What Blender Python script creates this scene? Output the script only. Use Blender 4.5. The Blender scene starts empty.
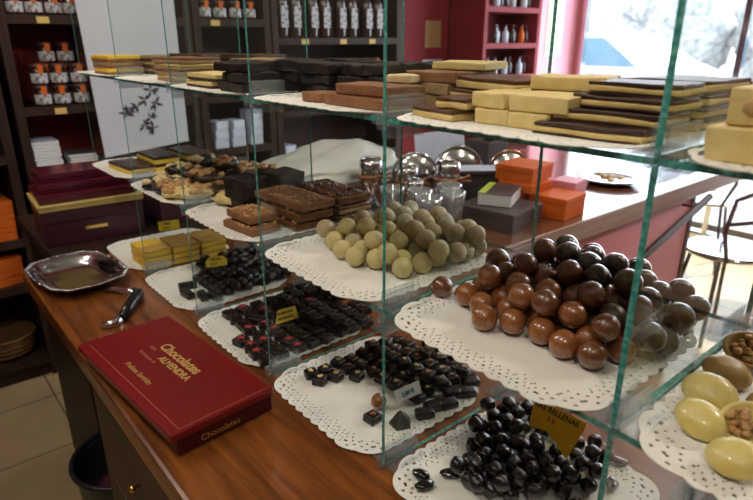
import bpy, bmesh, math, random
from mathutils import Vector, Matrix, noise
PI = math.pi
SC = bpy.context.scene
COL = SC.collection
CZ = 0.92            # height of the counter top above the floor; everything is written relative to the counter and lifted at the end

# ------------------------------------------------------------------ camera, world, lights, exposure
cam_d = bpy.data.cameras.new('camera'); cam = bpy.data.objects.new('camera', cam_d); COL.objects.link(cam)
cam_d.sensor_width = 23.6; cam_d.lens = 581.4/753*23.6; cam_d.clip_start = 0.02
yaw, pit = -.8721, .3481
fw = Vector((math.sin(yaw)*math.cos(pit), math.cos(yaw)*math.cos(pit), -math.sin(pit)))
rt = Vector((math.cos(yaw), -math.sin(yaw), 0)); up = rt.cross(fw)
cam.matrix_world = Matrix(((rt.x, up.x, -fw.x, .4891), (rt.y, up.y, -fw.y, -.4228), (rt.z, up.z, -fw.z, .5481), (0, 0, 0, 1)))
cam_d.dof.use_dof = True; cam_d.dof.focus_distance = .78; cam_d.dof.aperture_fstop = 5.0
SC.camera = cam
SC.view_settings.view_transform = 'Standard'; SC.view_settings.look = 'None'
SC.view_settings.exposure = 0.42; SC.view_settings.gamma = 1.0; SC.view_settings.use_curve_mapping = False
cy = SC.cycles
cy.transparent_max_bounces = 64; cy.max_bounces = 8; cy.diffuse_bounces = 3; cy.glossy_bounces = 4; cy.transmission_bounces = 6
cy.caustics_reflective = False; cy.caustics_refractive = False; cy.sample_clamp_indirect = 4.0
cy.use_denoising = True

w = bpy.data.worlds.new('world'); SC.world = w; w.use_nodes = True
bg = w.node_tree.nodes['Background']; bg.inputs[0].default_value = (.80, .88, 1.0, 1); bg.inputs[1].default_value = 2.3

def light(name, kind, loc, energy, color, size=.1, rot=(0, 0, 0), size_y=None, spot=None):
    d = bpy.data.lights.new(name, kind); d.energy = energy; d.color = color
    if kind == 'AREA':
        d.size = size
        if size_y: d.shape = 'RECTANGLE'; d.size_y = size_y
    elif kind == 'SUN': d.angle = math.radians(2)
    else: d.shadow_soft_size = size
    if spot: d.spot_size = spot; d.spot_blend = .8
    o = bpy.data.objects.new(name, d); COL.objects.link(o); o.location = loc; o.rotation_euler = rot
    return o
light('sun', 'SUN', (0, 8, 6), 7.0, (1, .98, .95), rot=(math.radians(-40), 0, math.radians(-14)))
light('window_daylight', 'AREA', (-1.0, 4.12, .45), 62, (.80, .88, 1.0), size=2.6, size_y=2.3, rot=(math.radians(-90), 0, 0))
for lx, ly, le in ((-.1, -.70, 13.0), (.85, -.75, 12.0), (-1.15, -.55, 10.0), (-.75, .75, 8.0), (.35, .85, 10.0), (-1.75, -.7, 9.0), (.95, 2.0, 42.0)):  # last pair added as fill to brighten the aisle floor and pink bar front
    light('ceiling_spot_and_fill', 'POINT', (lx, ly, 1.62), le, (1, .925, .82), size=.085)

# ------------------------------------------------------------------ materials
def mat(name, col, rough=.5, metal=0, spec=.5, var=None, scale=20, bump=0, bscale=60, stretch=None, coat=0, dist=0.0, ramp=None, alpha=None):
    m = bpy.data.materials.new(name); m.use_nodes = True
    nt = m.node_tree; b = nt.nodes['Principled BSDF']
    b.inputs['Base Color'].default_value = (*col, 1); b.inputs['Roughness'].default_value = rough
    b.inputs['Metallic'].default_value = metal; b.inputs['Specular IOR Level'].default_value = spec
    b.inputs['Coat Weight'].default_value = coat; b.inputs['Coat Roughness'].default_value = .05
    if alpha is not None: b.inputs['Alpha'].default_value = alpha
    if var or bump:
        tc = nt.nodes.new('ShaderNodeTexCoord'); mp = nt.nodes.new('ShaderNodeMapping')
        nt.links.new(tc.outputs['Object'], mp.inputs[0])
        if stretch: mp.inputs['Scale'].default_value = stretch
    if var:
        n = nt.nodes.new('ShaderNodeTexNoise'); n.inputs['Scale'].default_value = scale; n.inputs['Detail'].default_value = 5
        n.inputs['Distortion'].default_value = dist
        nt.links.new(mp.outputs[0], n.inputs['Vector'])
        r = nt.nodes.new('ShaderNodeValToRGB'); e = r.color_ramp.elements
        lo, hi = ramp or (.35, .65)
        e[0].position = lo; e[1].position = hi; e[0].color = (*col, 1); e[1].color = (*var, 1)
        nt.links.new(n.outputs['Fac'], r.inputs[0]); nt.links.new(r.outputs[0], b.inputs['Base Color'])
    if bump:
        n2 = nt.nodes.new('ShaderNodeTexNoise'); n2.inputs['Scale'].default_value = bscale; n2.inputs['Detail'].default_value = 4
        nt.links.new(mp.outputs[0], n2.inputs['Vector'])
        bp = nt.nodes.new('ShaderNodeBump'); bp.inputs['Strength'].default_value = bump; bp.inputs['Distance'].default_value = .002
        nt.links.new(n2.outputs['Fac'], bp.inputs['Height']); nt.links.new(bp.outputs[0], b.inputs['Normal'])
    return m

def glass_mat(name, tint=(.97, .99, .98), haze=0.0, gain=1.0, rough=0.0, hazecol=(.8, .85, .85)):
    m = bpy.data.materials.new(name); m.use_nodes = True; nt = m.node_tree; nt.nodes.clear()
    out = nt.nodes.new('ShaderNodeOutputMaterial'); tr = nt.nodes.new('ShaderNodeBsdfTransparent'); gl = nt.nodes.new('ShaderNodeBsdfGlossy')
    tr.inputs[0].default_value = (*tint, 1); gl.inputs['Roughness'].default_value = rough
    g = nt.nodes.new('ShaderNodeNewGeometry'); dp = nt.nodes.new('ShaderNodeVectorMath'); dp.operation = 'DOT_PRODUCT'
    nt.links.new(g.outputs['Incoming'], dp.inputs[0]); nt.links.new(g.outputs['Normal'], dp.inputs[1])
    def mth(op, a, b=None):
        n = nt.nodes.new('ShaderNodeMath'); n.operation = op
        for i, v in enumerate((a, b)):
            if v is None: continue
            if isinstance(v, (int, float)): n.inputs[i].default_value = v
            else: nt.links.new(v, n.inputs[i])
        return n.outputs[0]
    c = mth('ABSOLUTE', dp.outputs['Value']); k = mth('POWER', mth('SUBTRACT', 1, c), 5)
    f = mth('MULTIPLY', mth('ADD', mth('MULTIPLY', k, .96), .04), gain)
    mx = nt.nodes.new('ShaderNodeMixShader'); nt.links.new(f, mx.inputs[0]); nt.links.new(tr.outputs[0], mx.inputs[1]); nt.links.new(gl.outputs[0], mx.inputs[2])
    last = mx
    if haze:
        df = nt.nodes.new('ShaderNodeBsdfDiffuse'); df.inputs[0].default_value = (*hazecol, 1)
        m2 = nt.nodes.new('ShaderNodeMixShader'); m2.inputs[0].default_value = haze
        nt.links.new(mx.outputs[0], m2.inputs[1]); nt.links.new(df.outputs[0], m2.inputs[2]); last = m2
    nt.links.new(last.outputs[0], out.inputs[0])
    return m

M = {}
M['glass'] = glass_mat('clear_glass', haze=.003, gain=.6)
M['glass_edge'] = mat('glass_edge', (.05, .33, .285), .15, spec=.8, var=(.25, .65, .58), scale=160, coat=.6, ramp=(.45, .72))
M['acrylic'] = glass_mat('clear_acrylic', (.93, .95, .97), haze=.07, gain=1.8, rough=.08)
M['wood'] = mat('counter_wood', (.12, .032, .007), .28, spec=.5, var=(.31, .098, .016), scale=9, stretch=(.5, 6, 6), bump=.05, bscale=40, coat=.22, dist=.6)
M['wood_edge'] = mat('counter_edge_wood', (.13, .038, .010), .35, var=(.22, .075, .018), scale=9, stretch=(.5, 6, 6))
M['cab'] = mat('cabinet_wood', (.050, .026, .010), .5, var=(.085, .045, .018), scale=6, stretch=(1, 6, 1))
M['bar_wood'] = mat('bar_edge_wood', (.27, .17, .13), .5, var=(.36, .25, .20), scale=10, stretch=(6, .6, 6))
M['bar_top'] = mat('bar_top_wood', (.12, .045, .022), .16, var=(.18, .07, .035), scale=6, stretch=(6, .6, 6), coat=.6)
M['pink'] = mat('pink_paint', (.70, .25, .31), .5, var=(.74, .29, .35), scale=2)
M['redwall'] = mat('red_paint', (.20, .018, .026), .6, spec=.2, var=(.25, .025, .034), scale=2)
M['wall'] = mat('brown_paint', (.09, .06, .045), .8, var=(.11, .07, .05), scale=2)
M['ceil'] = mat('ceiling_paint', (.30, .27, .23), .9, var=(.33, .3, .25), scale=2)
M['dark'] = mat('dark_wood', (.026, .012, .008), .5, spec=.2, var=(.042, .020, .013), scale=8, stretch=(6, 6, .6))
M['redback'] = mat('red_back_panel', (.20, .020, .012), .6, spec=.2, var=(.26, .030, .018), scale=4)
M['darkback'] = mat('dark_back_panel', (.045, .025, .022), .6, spec=.2, var=(.065, .035, .03), scale=4)
M['paper'] = mat('doily_paper', (.87, .855, .79), .75, var=(.89, .875, .82), scale=30, bump=.15, bscale=500)
M['white'] = mat('white_card', (.72, .72, .72), .6, var=(.76, .76, .76), scale=20)
M['poster'] = mat('poster_paper', (.60, .60, .66), .6, var=(.64, .64, .70), scale=4)
M['ink'] = mat('dark_ink', (.04, .035, .04), .6, var=(.06, .05, .055), scale=20)
M['yellow'] = mat('yellow_card', (.88, .68, .04), .5, var=(.9, .72, .07), scale=30)
M['amber'] = mat('amber_card', (.95, .56, .010), .5, var=(.97, .64, .015), scale=30)
M['labely'] = mat('shelf_label', (.62, .42, .12), .6, var=(.68, .46, .14), scale=20)
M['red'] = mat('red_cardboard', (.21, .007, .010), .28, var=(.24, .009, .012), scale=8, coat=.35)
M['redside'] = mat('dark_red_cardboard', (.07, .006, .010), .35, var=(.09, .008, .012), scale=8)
M['gold'] = mat('gold_print', (.62, .40, .12), .45, metal=.2, var=(.7, .47, .16), scale=80)
M['goldpink'] = mat('faded_gold_print', (.45, .15, .10), .5, var=(.5, .18, .12), scale=80)
M['goldline'] = mat('gold_line', (.55, .16, .07), .45, var=(.6, .2, .09), scale=80)
M['maroon'] = mat('maroon_cardboard', (.085, .006, .020), .22, var=(.11, .008, .026), scale=6, coat=.5)
M['plum'] = mat('plum_cardboard', (.05, .012, .024), .35, var=(.065, .016, .03), scale=6)
M['cream_box'] = mat('cream_cardboard', (.60, .45, .14), .5, var=(.66, .5, .17), scale=12)
M['orange'] = mat('orange_cardboard', (.55, .10, .010), .6, spec=.2, var=(.62, .13, .015), scale=12)
M['silver'] = mat('polished_silver', (.70, .70, .72), .12, metal=1, var=(.78, .78, .8), scale=10)
M['chrome'] = mat('chrome', (.75, .77, .8), .08, metal=1, var=(.8, .82, .85), scale=10)
M['black'] = mat('black_plastic', (.012, .012, .014), .25, var=(.02, .02, .022), scale=10)
M['brass'] = mat('brass', (.75, .48, .14), .25, metal=1, var=(.8, .52, .17), scale=20)
M['wicker'] = mat('wicker', (.12, .055, .018), .7, var=(.22, .11, .035), scale=90)
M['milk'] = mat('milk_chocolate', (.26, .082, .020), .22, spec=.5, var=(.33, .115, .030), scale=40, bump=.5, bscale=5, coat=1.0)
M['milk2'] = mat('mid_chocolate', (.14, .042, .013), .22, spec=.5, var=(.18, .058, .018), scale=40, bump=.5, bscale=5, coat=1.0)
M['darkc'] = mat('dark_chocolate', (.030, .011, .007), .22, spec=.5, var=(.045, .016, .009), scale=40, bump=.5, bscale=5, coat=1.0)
M['olivec'] = mat('greenish_chocolate', (.07, .045, .014), .3, spec=.5, var=(.10, .055, .018), scale=30, bump=.5, bscale=5, coat=1.0)
M['black_c'] = mat('near_black_chocolate', (.010, .007, .007), .30, spec=.5, var=(.018, .011, .010), scale=50, bump=.25, bscale=160)
M['slab'] = mat('matt_black_chocolate', (.012, .008, .007), .6, spec=.3, var=(.026, .015, .012), scale=60, bump=.8, bscale=90)
M['cherry'] = mat('shiny_black_chocolate', (.006, .005, .007), .14, spec=.6, var=(.012, .009, .012), scale=50, bump=.5, bscale=5, coat=.4)
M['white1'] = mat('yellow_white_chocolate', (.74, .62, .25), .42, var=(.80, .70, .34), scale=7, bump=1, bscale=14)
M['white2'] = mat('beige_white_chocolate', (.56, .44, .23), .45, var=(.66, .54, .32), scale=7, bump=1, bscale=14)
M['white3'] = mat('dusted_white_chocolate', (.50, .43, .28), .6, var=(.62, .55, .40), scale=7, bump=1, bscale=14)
M['cream'] = mat('marzipan_cream', (.66, .47, .15), .6, var=(.74, .56, .23), scale=60, bump=.35, bscale=220)
M['creamy'] = mat('pale_marzipan', (.70, .52, .19), .6, var=(.76, .60, .27), scale=60, bump=.3, bscale=220)
M['fudge'] = mat('yolk_fudge', (.80, .50, .03), .5, var=(.86, .58, .06), scale=40, bump=.3, bscale=200)
M['fudgetop'] = mat('toasted_top', (.52, .27, .05), .5, var=(.62, .36, .07), scale=60, bump=.3, bscale=200)
M['choc_layer'] = mat('chocolate_layer', (.035, .014, .009), .4, var=(.055, .022, .013), scale=50, bump=.3, bscale=160)
M['choc_top'] = mat('brown_glaze', (.085, .032, .014), .35, var=(.12, .048, .02), scale=50, bump=.25, bscale=160)
M['cocoa'] = mat('cocoa_block', (.22, .085, .030), .6, var=(.29, .125, .048), scale=70, bump=.4, bscale=240)
M['cocoa2'] = mat('tan_block', (.30, .17, .075), .6, var=(.38, .24, .11), scale=70, bump=.4, bscale=240)
M['nut'] = mat('toasted_nut', (.42, .19, .06), .5, var=(.62, .40, .18), scale=60, bump=.2)
M['nutpale'] = mat('pale_nut', (.72, .54, .26), .5, var=(.80, .66, .40), scale=60, bump=.2)
M['shell'] = mat('yellow_shell', (.74, .57, .15), .38, var=(.80, .67, .26), scale=50, bump=.2, bscale=120, coat=.15)
M['shell2'] = mat('tan_shell', (.42, .26, .075), .4, var=(.52, .35, .12), scale=50, bump=.2, bscale=120)
M['star'] = mat('red_star', (.50, .06, .05), .5, var=(.6, .09, .08), scale=80)
M['jar'] = mat('dark_jar_glass', (.03, .012, .010), .12, var=(.045, .018, .012), scale=20, coat=.5)
M['lid'] = mat('dark_lid', (.05, .02, .018), .35, var=(.07, .028, .025), scale=20)
M['label_print'] = mat('printed_label', (.50, .50, .52), .6, var=(.12, .09, .09), scale=60, ramp=(.5, .62))
M['bottle'] = mat('dark_bottle_glass', (.035, .018, .016), .15, var=(.05, .025, .02), scale=20, coat=.4)
M['tile'] = None
M['street'] = mat('street', (.5, .5, .5), .9, var=(.5, .5, .5), scale=2)
M['bush'] = mat('bush', (.42, .45, .44), .9, var=(.80, .80, .84), scale=6, bump=.5, bscale=8)  # foliage lightened so its colour stands in for overexposed daylight
M['carwhite'] = mat('car_paint', (.78, .80, .84), .25, var=(.82, .84, .88), scale=3, coat=.5)
M['carglass'] = mat('car_window', (.12, .26, .36), .1, var=(.16, .32, .42), scale=3)
M['bag'] = mat('cloudy_plastic', (.55, .56, .52), .35, var=(.62, .63, .6), scale=8, bump=.4, bscale=14)
M['crystal'] = glass_mat('crystal_glass', (.88, .92, .97), haze=.22, gain=5, rough=.03, hazecol=(.7, .72, .75))
M['blue'] = mat('blue_print', (.03, .17, .30), .5, var=(.05, .22, .36), scale=20)
M['green'] = mat('lime_print', (.45, .55, .05), .5, var=(.5, .6, .08), scale=20)
M['greybox'] = mat('grey_cardboard', (.055, .040, .040), .45, var=(.08, .06, .06), scale=10)
M['bluewhite'] = mat('pale_blue_card', (.50, .54, .68), .6, var=(.58, .62, .76), scale=10)
M['skin_paper'] = mat('pale_green_notice', (.50, .50, .35), .6, var=(.56, .56, .40), scale=20)

def tile_mat(name, c1, c2, mortar, w_, rough, off=(0, 0, 0)):
    m = bpy.data.materials.new(name); m.use_nodes = True; nt = m.node_tree; b = nt.nodes['Principled BSDF']
    tc = nt.nodes.new('ShaderNodeTexCoord'); mp = nt.nodes.new('ShaderNodeMapping'); mp.inputs['Location'].default_value = off
    br = nt.nodes.new('ShaderNodeTexBrick'); br.offset = 0; br.inputs['Scale'].default_value = 1
    br.inputs['Brick Width'].default_value = w_; br.inputs['Row Height'].default_value = w_; br.inputs['Mortar Size'].default_value = .004
    br.inputs['Mortar Smooth'].default_value = .2
    for i, c in zip(('Color1', 'Color2', 'Mortar'), (c1, c2, mortar)): br.inputs[i].default_value = (*c, 1)
    nt.links.new(tc.outputs['Object'], mp.inputs[0]); nt.links.new(mp.outputs[0], br.inputs[0])
    n = nt.nodes.new('ShaderNodeTexNoise'); n.inputs['Scale'].default_value = 7; n.inputs['Detail'].default_value = 6
    nt.links.new(tc.outputs['Object'], n.inputs['Vector'])
    mx = nt.nodes.new('ShaderNodeMix'); mx.data_type = 'RGBA'; mx.blend_type = 'MULTIPLY'; mx.inputs[0].default_value = .45
    nt.links.new(br.outputs['Color'], mx.inputs[6]); nt.links.new(n.outputs['Color'], mx.inputs[7])
    hs = nt.nodes.new('ShaderNodeHueSaturation'); hs.inputs['Saturation'].default_value = .85; hs.inputs['Value'].default_value = 1.25
    nt.links.new(mx.outputs[2], hs.inputs['Color']); nt.links.new(hs.outputs[0], b.inputs['Base Color'])
    b.inputs['Roughness'].default_value = rough
    return m
M['tile'] = tile_mat('floor_tile', (.42, .29, .125), (.46, .32, .14), (.13, .08, .035), .40, .34, (.09, -.30, 0))

# ------------------------------------------------------------------ mesh helpers
def rot2(x, y, a): return x*math.cos(a)-y*math.sin(a), x*math.sin(a)+y*math.cos(a)
class MB:
    def __init__(s): s.bm = bmesh.new()
    def box(s, x0, x1, y0, y1, z0, z1, mi=0, bev=0, seg=2, rz=0, mtx=None):
        c = Vector(((x0+x1)/2, (y0+y1)/2, (z0+z1)/2))
        t = bmesh.new(); bmesh.ops.create_cube(t, size=1)
        for v in t.verts: v.co = Vector((v.co.x*(x1-x0), v.co.y*(y1-y0), v.co.z*(z1-z0)))
        if bev: bmesh.ops.bevel(t, geom=list(t.edges), offset=bev, segments=seg, affect='EDGES', profile=.6)
        mm = Matrix.Translation(c) @ Matrix.Rotation(rz, 4, 'Z')
        if mtx is not None: mm = mtx @ mm
        s.merge(t, mm, mi, smooth=False); return s
    def merge(s, t, mm=None, mi=0, smooth=True):
        vs = {}
        for v in t.verts: vs[v] = s.bm.verts.new(mm @ v.co if mm is not None else v.co)
        for f in t.faces:
            try: g = s.bm.faces.new([vs[v] for v in f.verts])
            except ValueError: continue
            g.material_index = mi; g.smooth = smooth
        t.free(); return s
    def sphere(s, c, r, sx=1, sy=1, sz=1, sub=3, mi=0, amp=0, seed=0, fr=1.5, mtx=None):
        t = bmesh.new(); bmesh.ops.create_icosphere(t, subdivisions=sub, radius=1)
        for v in t.verts:
            k = 1
            if amp: k += amp*noise.noise(v.co*fr+Vector((seed*7.3, seed*3.1, seed)))
            v.co = Vector((v.co.x*r*sx*k, v.co.y*r*sy*k, v.co.z*r*sz*k))
        mm = Matrix.Translation(c)
        if mtx is not None: mm = mm @ mtx
        s.merge(t, mm, mi); return s
    def lathe(s, prof, c=(0, 0, 0), n=28, mi=0, mtx=None, wave=None):
        mm = Matrix.Translation(c)
        if mtx is not None: mm = mm @ mtx
        rings = []
        for i, (r, z) in enumerate(prof):
            if r < 1e-6: rings.append([s.bm.verts.new(mm @ Vector((0, 0, z)))]); continue
            ring = []
            for k in range(n):
                a = 2*PI*k/n; rr = r*(1+(wave(a, i) if wave else 0))
                ring.append(s.bm.verts.new(mm @ Vector((rr*math.cos(a), rr*math.sin(a), z))))
            rings.append(ring)
        for a, b in zip(rings, rings[1:]):
            for k in range(n):
                k2 = (k+1) % n
                if len(a) == 1 and len(b) == 1: continue
                if len(a) == 1: vs = [a[0], b[k2], b[k]]
                elif len(b) == 1: vs = [a[k], a[k2], b[0]]
                else: vs = [a[k], a[k2], b[k2], b[k]]
                f = s.bm.faces.new(vs); f.smooth = True; f.material_index = mi
        return s
    def tube(s, pts, r, n=8, mi=0, closed=False):
        pts = [Vector(p) for p in pts]; N = len(pts); rings = []
        prev = None
        for i, p in enumerate(pts):
            a = pts[(i-1) % N] if (closed or i > 0) else p
            b = pts[(i+1) % N] if (closed or i < N-1) else p
            d = (b-a).normalized()
            if prev is None: u = d.orthogonal().normalized()
            else: u = (prev-d*prev.dot(d)).normalized()
            prev = u; v = d.cross(u)
            rr = r[i] if isinstance(r, (list, tuple)) else r
            rings.append([s.bm.verts.new(p+(u*math.cos(2*PI*k/n)+v*math.sin(2*PI*k/n))*rr) for k in range(n)])
        L = N if closed else N-1
        for i in range(L):
            a, b = rings[i], rings[(i+1) % N]
            for k in range(n):
                f = s.bm.faces.new([a[k], a[(k+1) % n], b[(k+1) % n], b[k]]); f.smooth = True; f.material_index = mi
        if not closed:
            for rg in (rings[0][::-1], rings[-1]): s.bm.faces.new(rg).material_index = mi
        return s
    def prism(s, poly, z0, z1, mi=0, mtx=None):
        mm = mtx if mtx is not None else Matrix()
        a = [s.bm.verts.new(mm @ Vector((x, y, z0))) for x, y in poly]; b = [s.bm.verts.new(mm @ Vector((x, y, z1))) for x, y in poly]
        s.bm.faces.new(a[::-1]).material_index = mi; s.bm.faces.new(b).material_index = mi
        for i in range(len(poly)):
            j = (i+1) % len(poly); s.bm.faces.new([a[i], a[j], b[j], b[i]]).material_index = mi
        return s
    def mesh(s, name, mats):
        bmesh.ops.recalc_face_normals(s.bm, faces=list(s.bm.faces))
        me = bpy.data.meshes.new(name); s.bm.to_mesh(me); s.bm.free()
        for m in (mats if isinstance(mats, (list, tuple)) else [mats]): me.materials.append(M[m] if isinstance(m, str) else m)
        return me

def link(name, me, parent=None, loc=(0, 0, 0), rot=(0, 0, 0)):
    o = bpy.data.objects.new(name, me); COL.objects.link(o); o.location = loc; o.rotation_euler = rot
    if parent is not None: o.parent = parent
    return o
def obj(name, mb, mats, parent=None, loc=(0, 0, 0), rot=(0, 0, 0)): return link(name, mb.mesh(name, mats), parent, loc, rot)
def tag(o, label=None, cat=None, group=None, kind=None):
    if label: o['label'] = label
    if cat: o['category'] = cat
    if group: o['group'] = group
    if kind: o['kind'] = kind
    return o
def thing(name, label, cat, loc=(0, 0, 0), rz=0, group=None, rot=None):
    o = link(name, None, None, loc, rot or (0, 0, rz)); o.empty_display_size = .05
    return tag(o, label, cat, group)
def struct(name, mb, mats): return tag(obj(name, mb, mats), kind='structure')
def copy_tree(o, parent=None):
    c = o.copy(); COL.objects.link(c)
    if parent is not None: c.parent = parent
    for ch in [x for x in ALLCH.get(o.name, [])]: copy_tree(ch, c)
    return c
ALLCH = {}
def reg(root):
    """remember a prototype's children so that it can be copied"""
    def rec(o):
        ALLCH[o.name] = [x for x in COL.objects if x.parent == o]
        for x in ALLCH[o.name]: rec(x)
    rec(root); root['_used'] = 0; return root
def place(proto, loc, rot, label, group=None, scale=1):
    if not proto['_used']:
        proto['_used'] = 1; o = proto
        PROTOS.append(proto)
    else: o = copy_tree(proto)
    o.location = loc; o.rotation_euler = rot; o.scale = (scale, scale, scale)
    o['label'] = label
    if group: o['group'] = group
    return o
PROTOS = []
def text(name, body, m, parent, size, mtx, align='LEFT', ext=.0003, shear=0, bold=0):
    c = bpy.data.curves.new(name, 'FONT'); c.body = body; c.size = size; c.extrude = ext; c.align_x = align; c.shear = shear; c.offset = bold
    o = bpy.data.objects.new(name, c); COL.objects.link(o)
    me = bpy.data.meshes.new_from_object(o.evaluated_get(bpy.context.evaluated_depsgraph_get()))
    bpy.data.objects.remove(o); me.transform(mtx); me.materials.clear(); me.materials.append(M[m])
    return link(name, me, parent)

# ------------------------------------------------------------------ the setting
X1, Y1, ZC = -2.62, 4.2, 1.75
m = MB().box(-2.7, 3.0, -1.6, 4.3, -.97, -.92); struct('floor', m, 'tile')
m = MB().box(-2.7, 3.0, -1.6, 4.3, ZC, ZC+.05); struct('ceiling', m, 'ceil')
m = MB().box(-2.70, X1, -1.6, 4.3, -.92, ZC); struct('wall_left', m, 'redwall')
m = MB().box(-2.7, 3.0, -1.68, -1.6, -.92, ZC); struct('wall_front', m, 'wall')
m = MB().box(2.95, 3.0, -1.6, 4.3, -.92, ZC); struct('wall_right', m, 'wall')
WX0, WX1 = -2.37, .32
m = MB().box(X1, WX0, Y1, Y1+.1, -.92, ZC).box(WX1, 2.95, Y1, Y1+.1, -.92, ZC).box(WX0, WX1, Y1, Y1+.1, 1.52, ZC)
struct('wall_back', m, 'pink')
wd = thing('window_1', None, None); wd['kind'] = 'structure'
m = MB()
for x in (WX0+.02, -1.13, WX1-.02): m.box(x-.02, x+.02, Y1-.01, Y1+.05, -.92, 1.52)
m.box(WX0, WX1, Y1-.01, Y1+.05, -.92, -.86).box(WX0, WX1, Y1-.01, Y1+.05, 1.47, 1.52)
obj('window_frame', m, 'chrome', wd)
m = MB().box(WX0+.04, WX1-.04, Y1+.015, Y1+.021, -.86, 1.47); obj('window_pane', m, 'glass', wd)
for k in list(wd.keys()):
    if wd[k] is None: del wd[k]
m = MB().box(X1, X1+.02, 2.05, 4.2, -.92, -.84); struct('baseboard_left', m, 'dark')
# pink pilaster beside the window
m = MB().box(X1, -2.40, 3.52, 4.199, -.92, ZC); struct('wall_pillar', m, 'pink')

# outside
m = MB().box(-20, 10, 4.31, 22, -.85, -.80); struct('street_ground', m, 'street')
rnd = random.Random(5)
def bush(name, x, y, s, label):
    t = thing(name, label, 'bush', (x, y, -.80), 0, 'bushes across the street')
    m = MB(); m.tube([(0, 0, 0), (0, 0, s*.5)], .08); obj('trunk', m, 'dark', t)
    m = MB()
    for k in range(7):
        m.sphere((rnd.uniform(-s*.5, s*.5), rnd.uniform(-.3, .3), s*.55+rnd.uniform(-.25, .35)*s), s*rnd.uniform(.35, .5), sub=3, amp=.5, seed=k, fr=3)
    obj('foliage', m, 'bush', t)
for i, (x, y, s) in enumerate(((-18, 17, 2.6), (-13, 17.5, 3.0), (-8.2, 17, 2.7), (-3.7, 17.4, 2.4), (2.7, 17, 2.7), (8.0, 17.3, 2.7))):
    bush('bush', x, y, s, ('first', 'second', 'third', 'fourth', 'fifth', 'sixth')[i]+' pale sunlit bush from the left across the street outside')
def car(x, y, rz, label):
    t = thing('parked_car', label, 'car', (x, y, -.80), rz)
    body = [(-2.1, .35), (-2.15, .75), (-1.5, .95), (-.9, 1.42), (.7, 1.45), (1.35, .98), (2.05, .85), (2.1, .35)]
    m = MB(); mt = Matrix.Rotation(PI/2, 4, 'X')
    m.prism(body, -.8, .8, mtx=mt); bmesh.ops.bevel(m.bm, geom=list(m.bm.edges), offset=.06, segments=2, affect='EDGES'); obj('body', m, 'carwhite', t)
    m = MB()
    for s in (-.815, .815): m.prism([(-1.25, .98), (-.82, 1.34), (.0, 1.37), (.0, .98)], s-.01, s+.01, mtx=mt).prism([(.08, .98), (.08, 1.37), (.6, 1.36), (1.1, .98)], s-.01, s+.01, mtx=mt)
    obj('side_window', m, 'carglass', t)
    for wx in (-1.3, 1.3):
        for wy in (-.72, .72):
            m = MB().lathe([(0, -.1), (.32, -.1), (.34, -.06), (.34, .06), (.32, .1), (0, .1)], (wx, wy, .34), mtx=Matrix.Rotation(PI/2, 4, 'X')); obj('wheel', m, 'black', t)
    return t
car(-4.9, 8.6, .08, 'white car with bluish windows parked outside the shop window')
car(.2, 9.6, .05, 'pale car parked further right outside the window')

# worktop and cabinet
t = thing('counter_worktop', 'long orange-brown wooden counter top under the glass display case', 'counter')
m = MB().box(-1.12, 1.3, -.235, .42, -.045, 0, bev=.006); obj('top_board', m, 'wood', t)
cb = thing('drawer_cabinet', 'dark brown counter cabinet with drawers under the front counter edge', 'cabinet', (-.7, -.2, -.92))
cb.location = (0, 0, 0)
m = MB().box(-.70, 1.25, -.205, .38, -.92, -.046); obj('body', m, 'cab', cb)
for x0, x1 in ((-.56, -.20), (-.18, .18), (.20, .56)):
    m = MB().box(x0, x1, -.225, -.2045, -.26, -.065, bev=.004); d = obj('drawer', m, 'cab', cb)
    m = MB().lathe([(0, 0), (.004, 0), (.004, .012), (.010, .018), (.011, .024), (.007, .030), (0, .032)], ((x0+x1)/2+.022, -.224, -.150), n=16, mtx=Matrix.Rotation(PI/2, 4, 'X') @ Matrix.Scale(.62, 4)); obj('knob', m, 'brass', d)
    m = MB().box(x0, x1, -.222, -.2045, -.88, -.28, bev=.004); obj('door', m, 'cab', cb)
t = thing('side_cupboard', 'dark low cupboard carrying the maroon gift boxes beyond the counter end', 'cupboard', (0, 0, 0))
m = MB().box(-1.68, -1.122, -.15, .42, -.04, -.001, bev=.004); obj('top_board', m, 'dark', t)
m = MB().box(-1.66, -1.13, -.13, .40, -.92, -.041); obj('body', m, 'dark', t)

# bar counter with pink front
t = thing('bar_counter', 'customer bar counter with glossy brown top and pink front panel', 'counter')
m = MB().box(-1.55, -.452, .425, 2.85, -.050, 0, bev=.004); obj('top_board', m, 'bar_top', t)
m = MB().box(-.4515, -.442, .425, 2.85, -.062, .002, bev=.002); obj('edge_band', m, 'bar_wood', t)
m = MB().box(-1.45, -.475, .43, 2.12, -.92, -.051); obj('front_panel', m, 'pink', t)
m = MB().box(-1.46, -.468, 2.12, 2.15, -.92, -.051); obj('end_panel', m, 'dark', t)
m = MB().tube([(-.40, 1.25, -.31), (-.40, 1.44, -.234), (-.40, 2.10, -.055)], .014)
m.tube([(-.46, 1.46, -.226), (-.40, 1.46, -.226)], .006).tube([(-.46, 2.0, -.085), (-.40, 2.0, -.085)], .006); obj('slanted_rail', m, 'dark', t)

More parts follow.
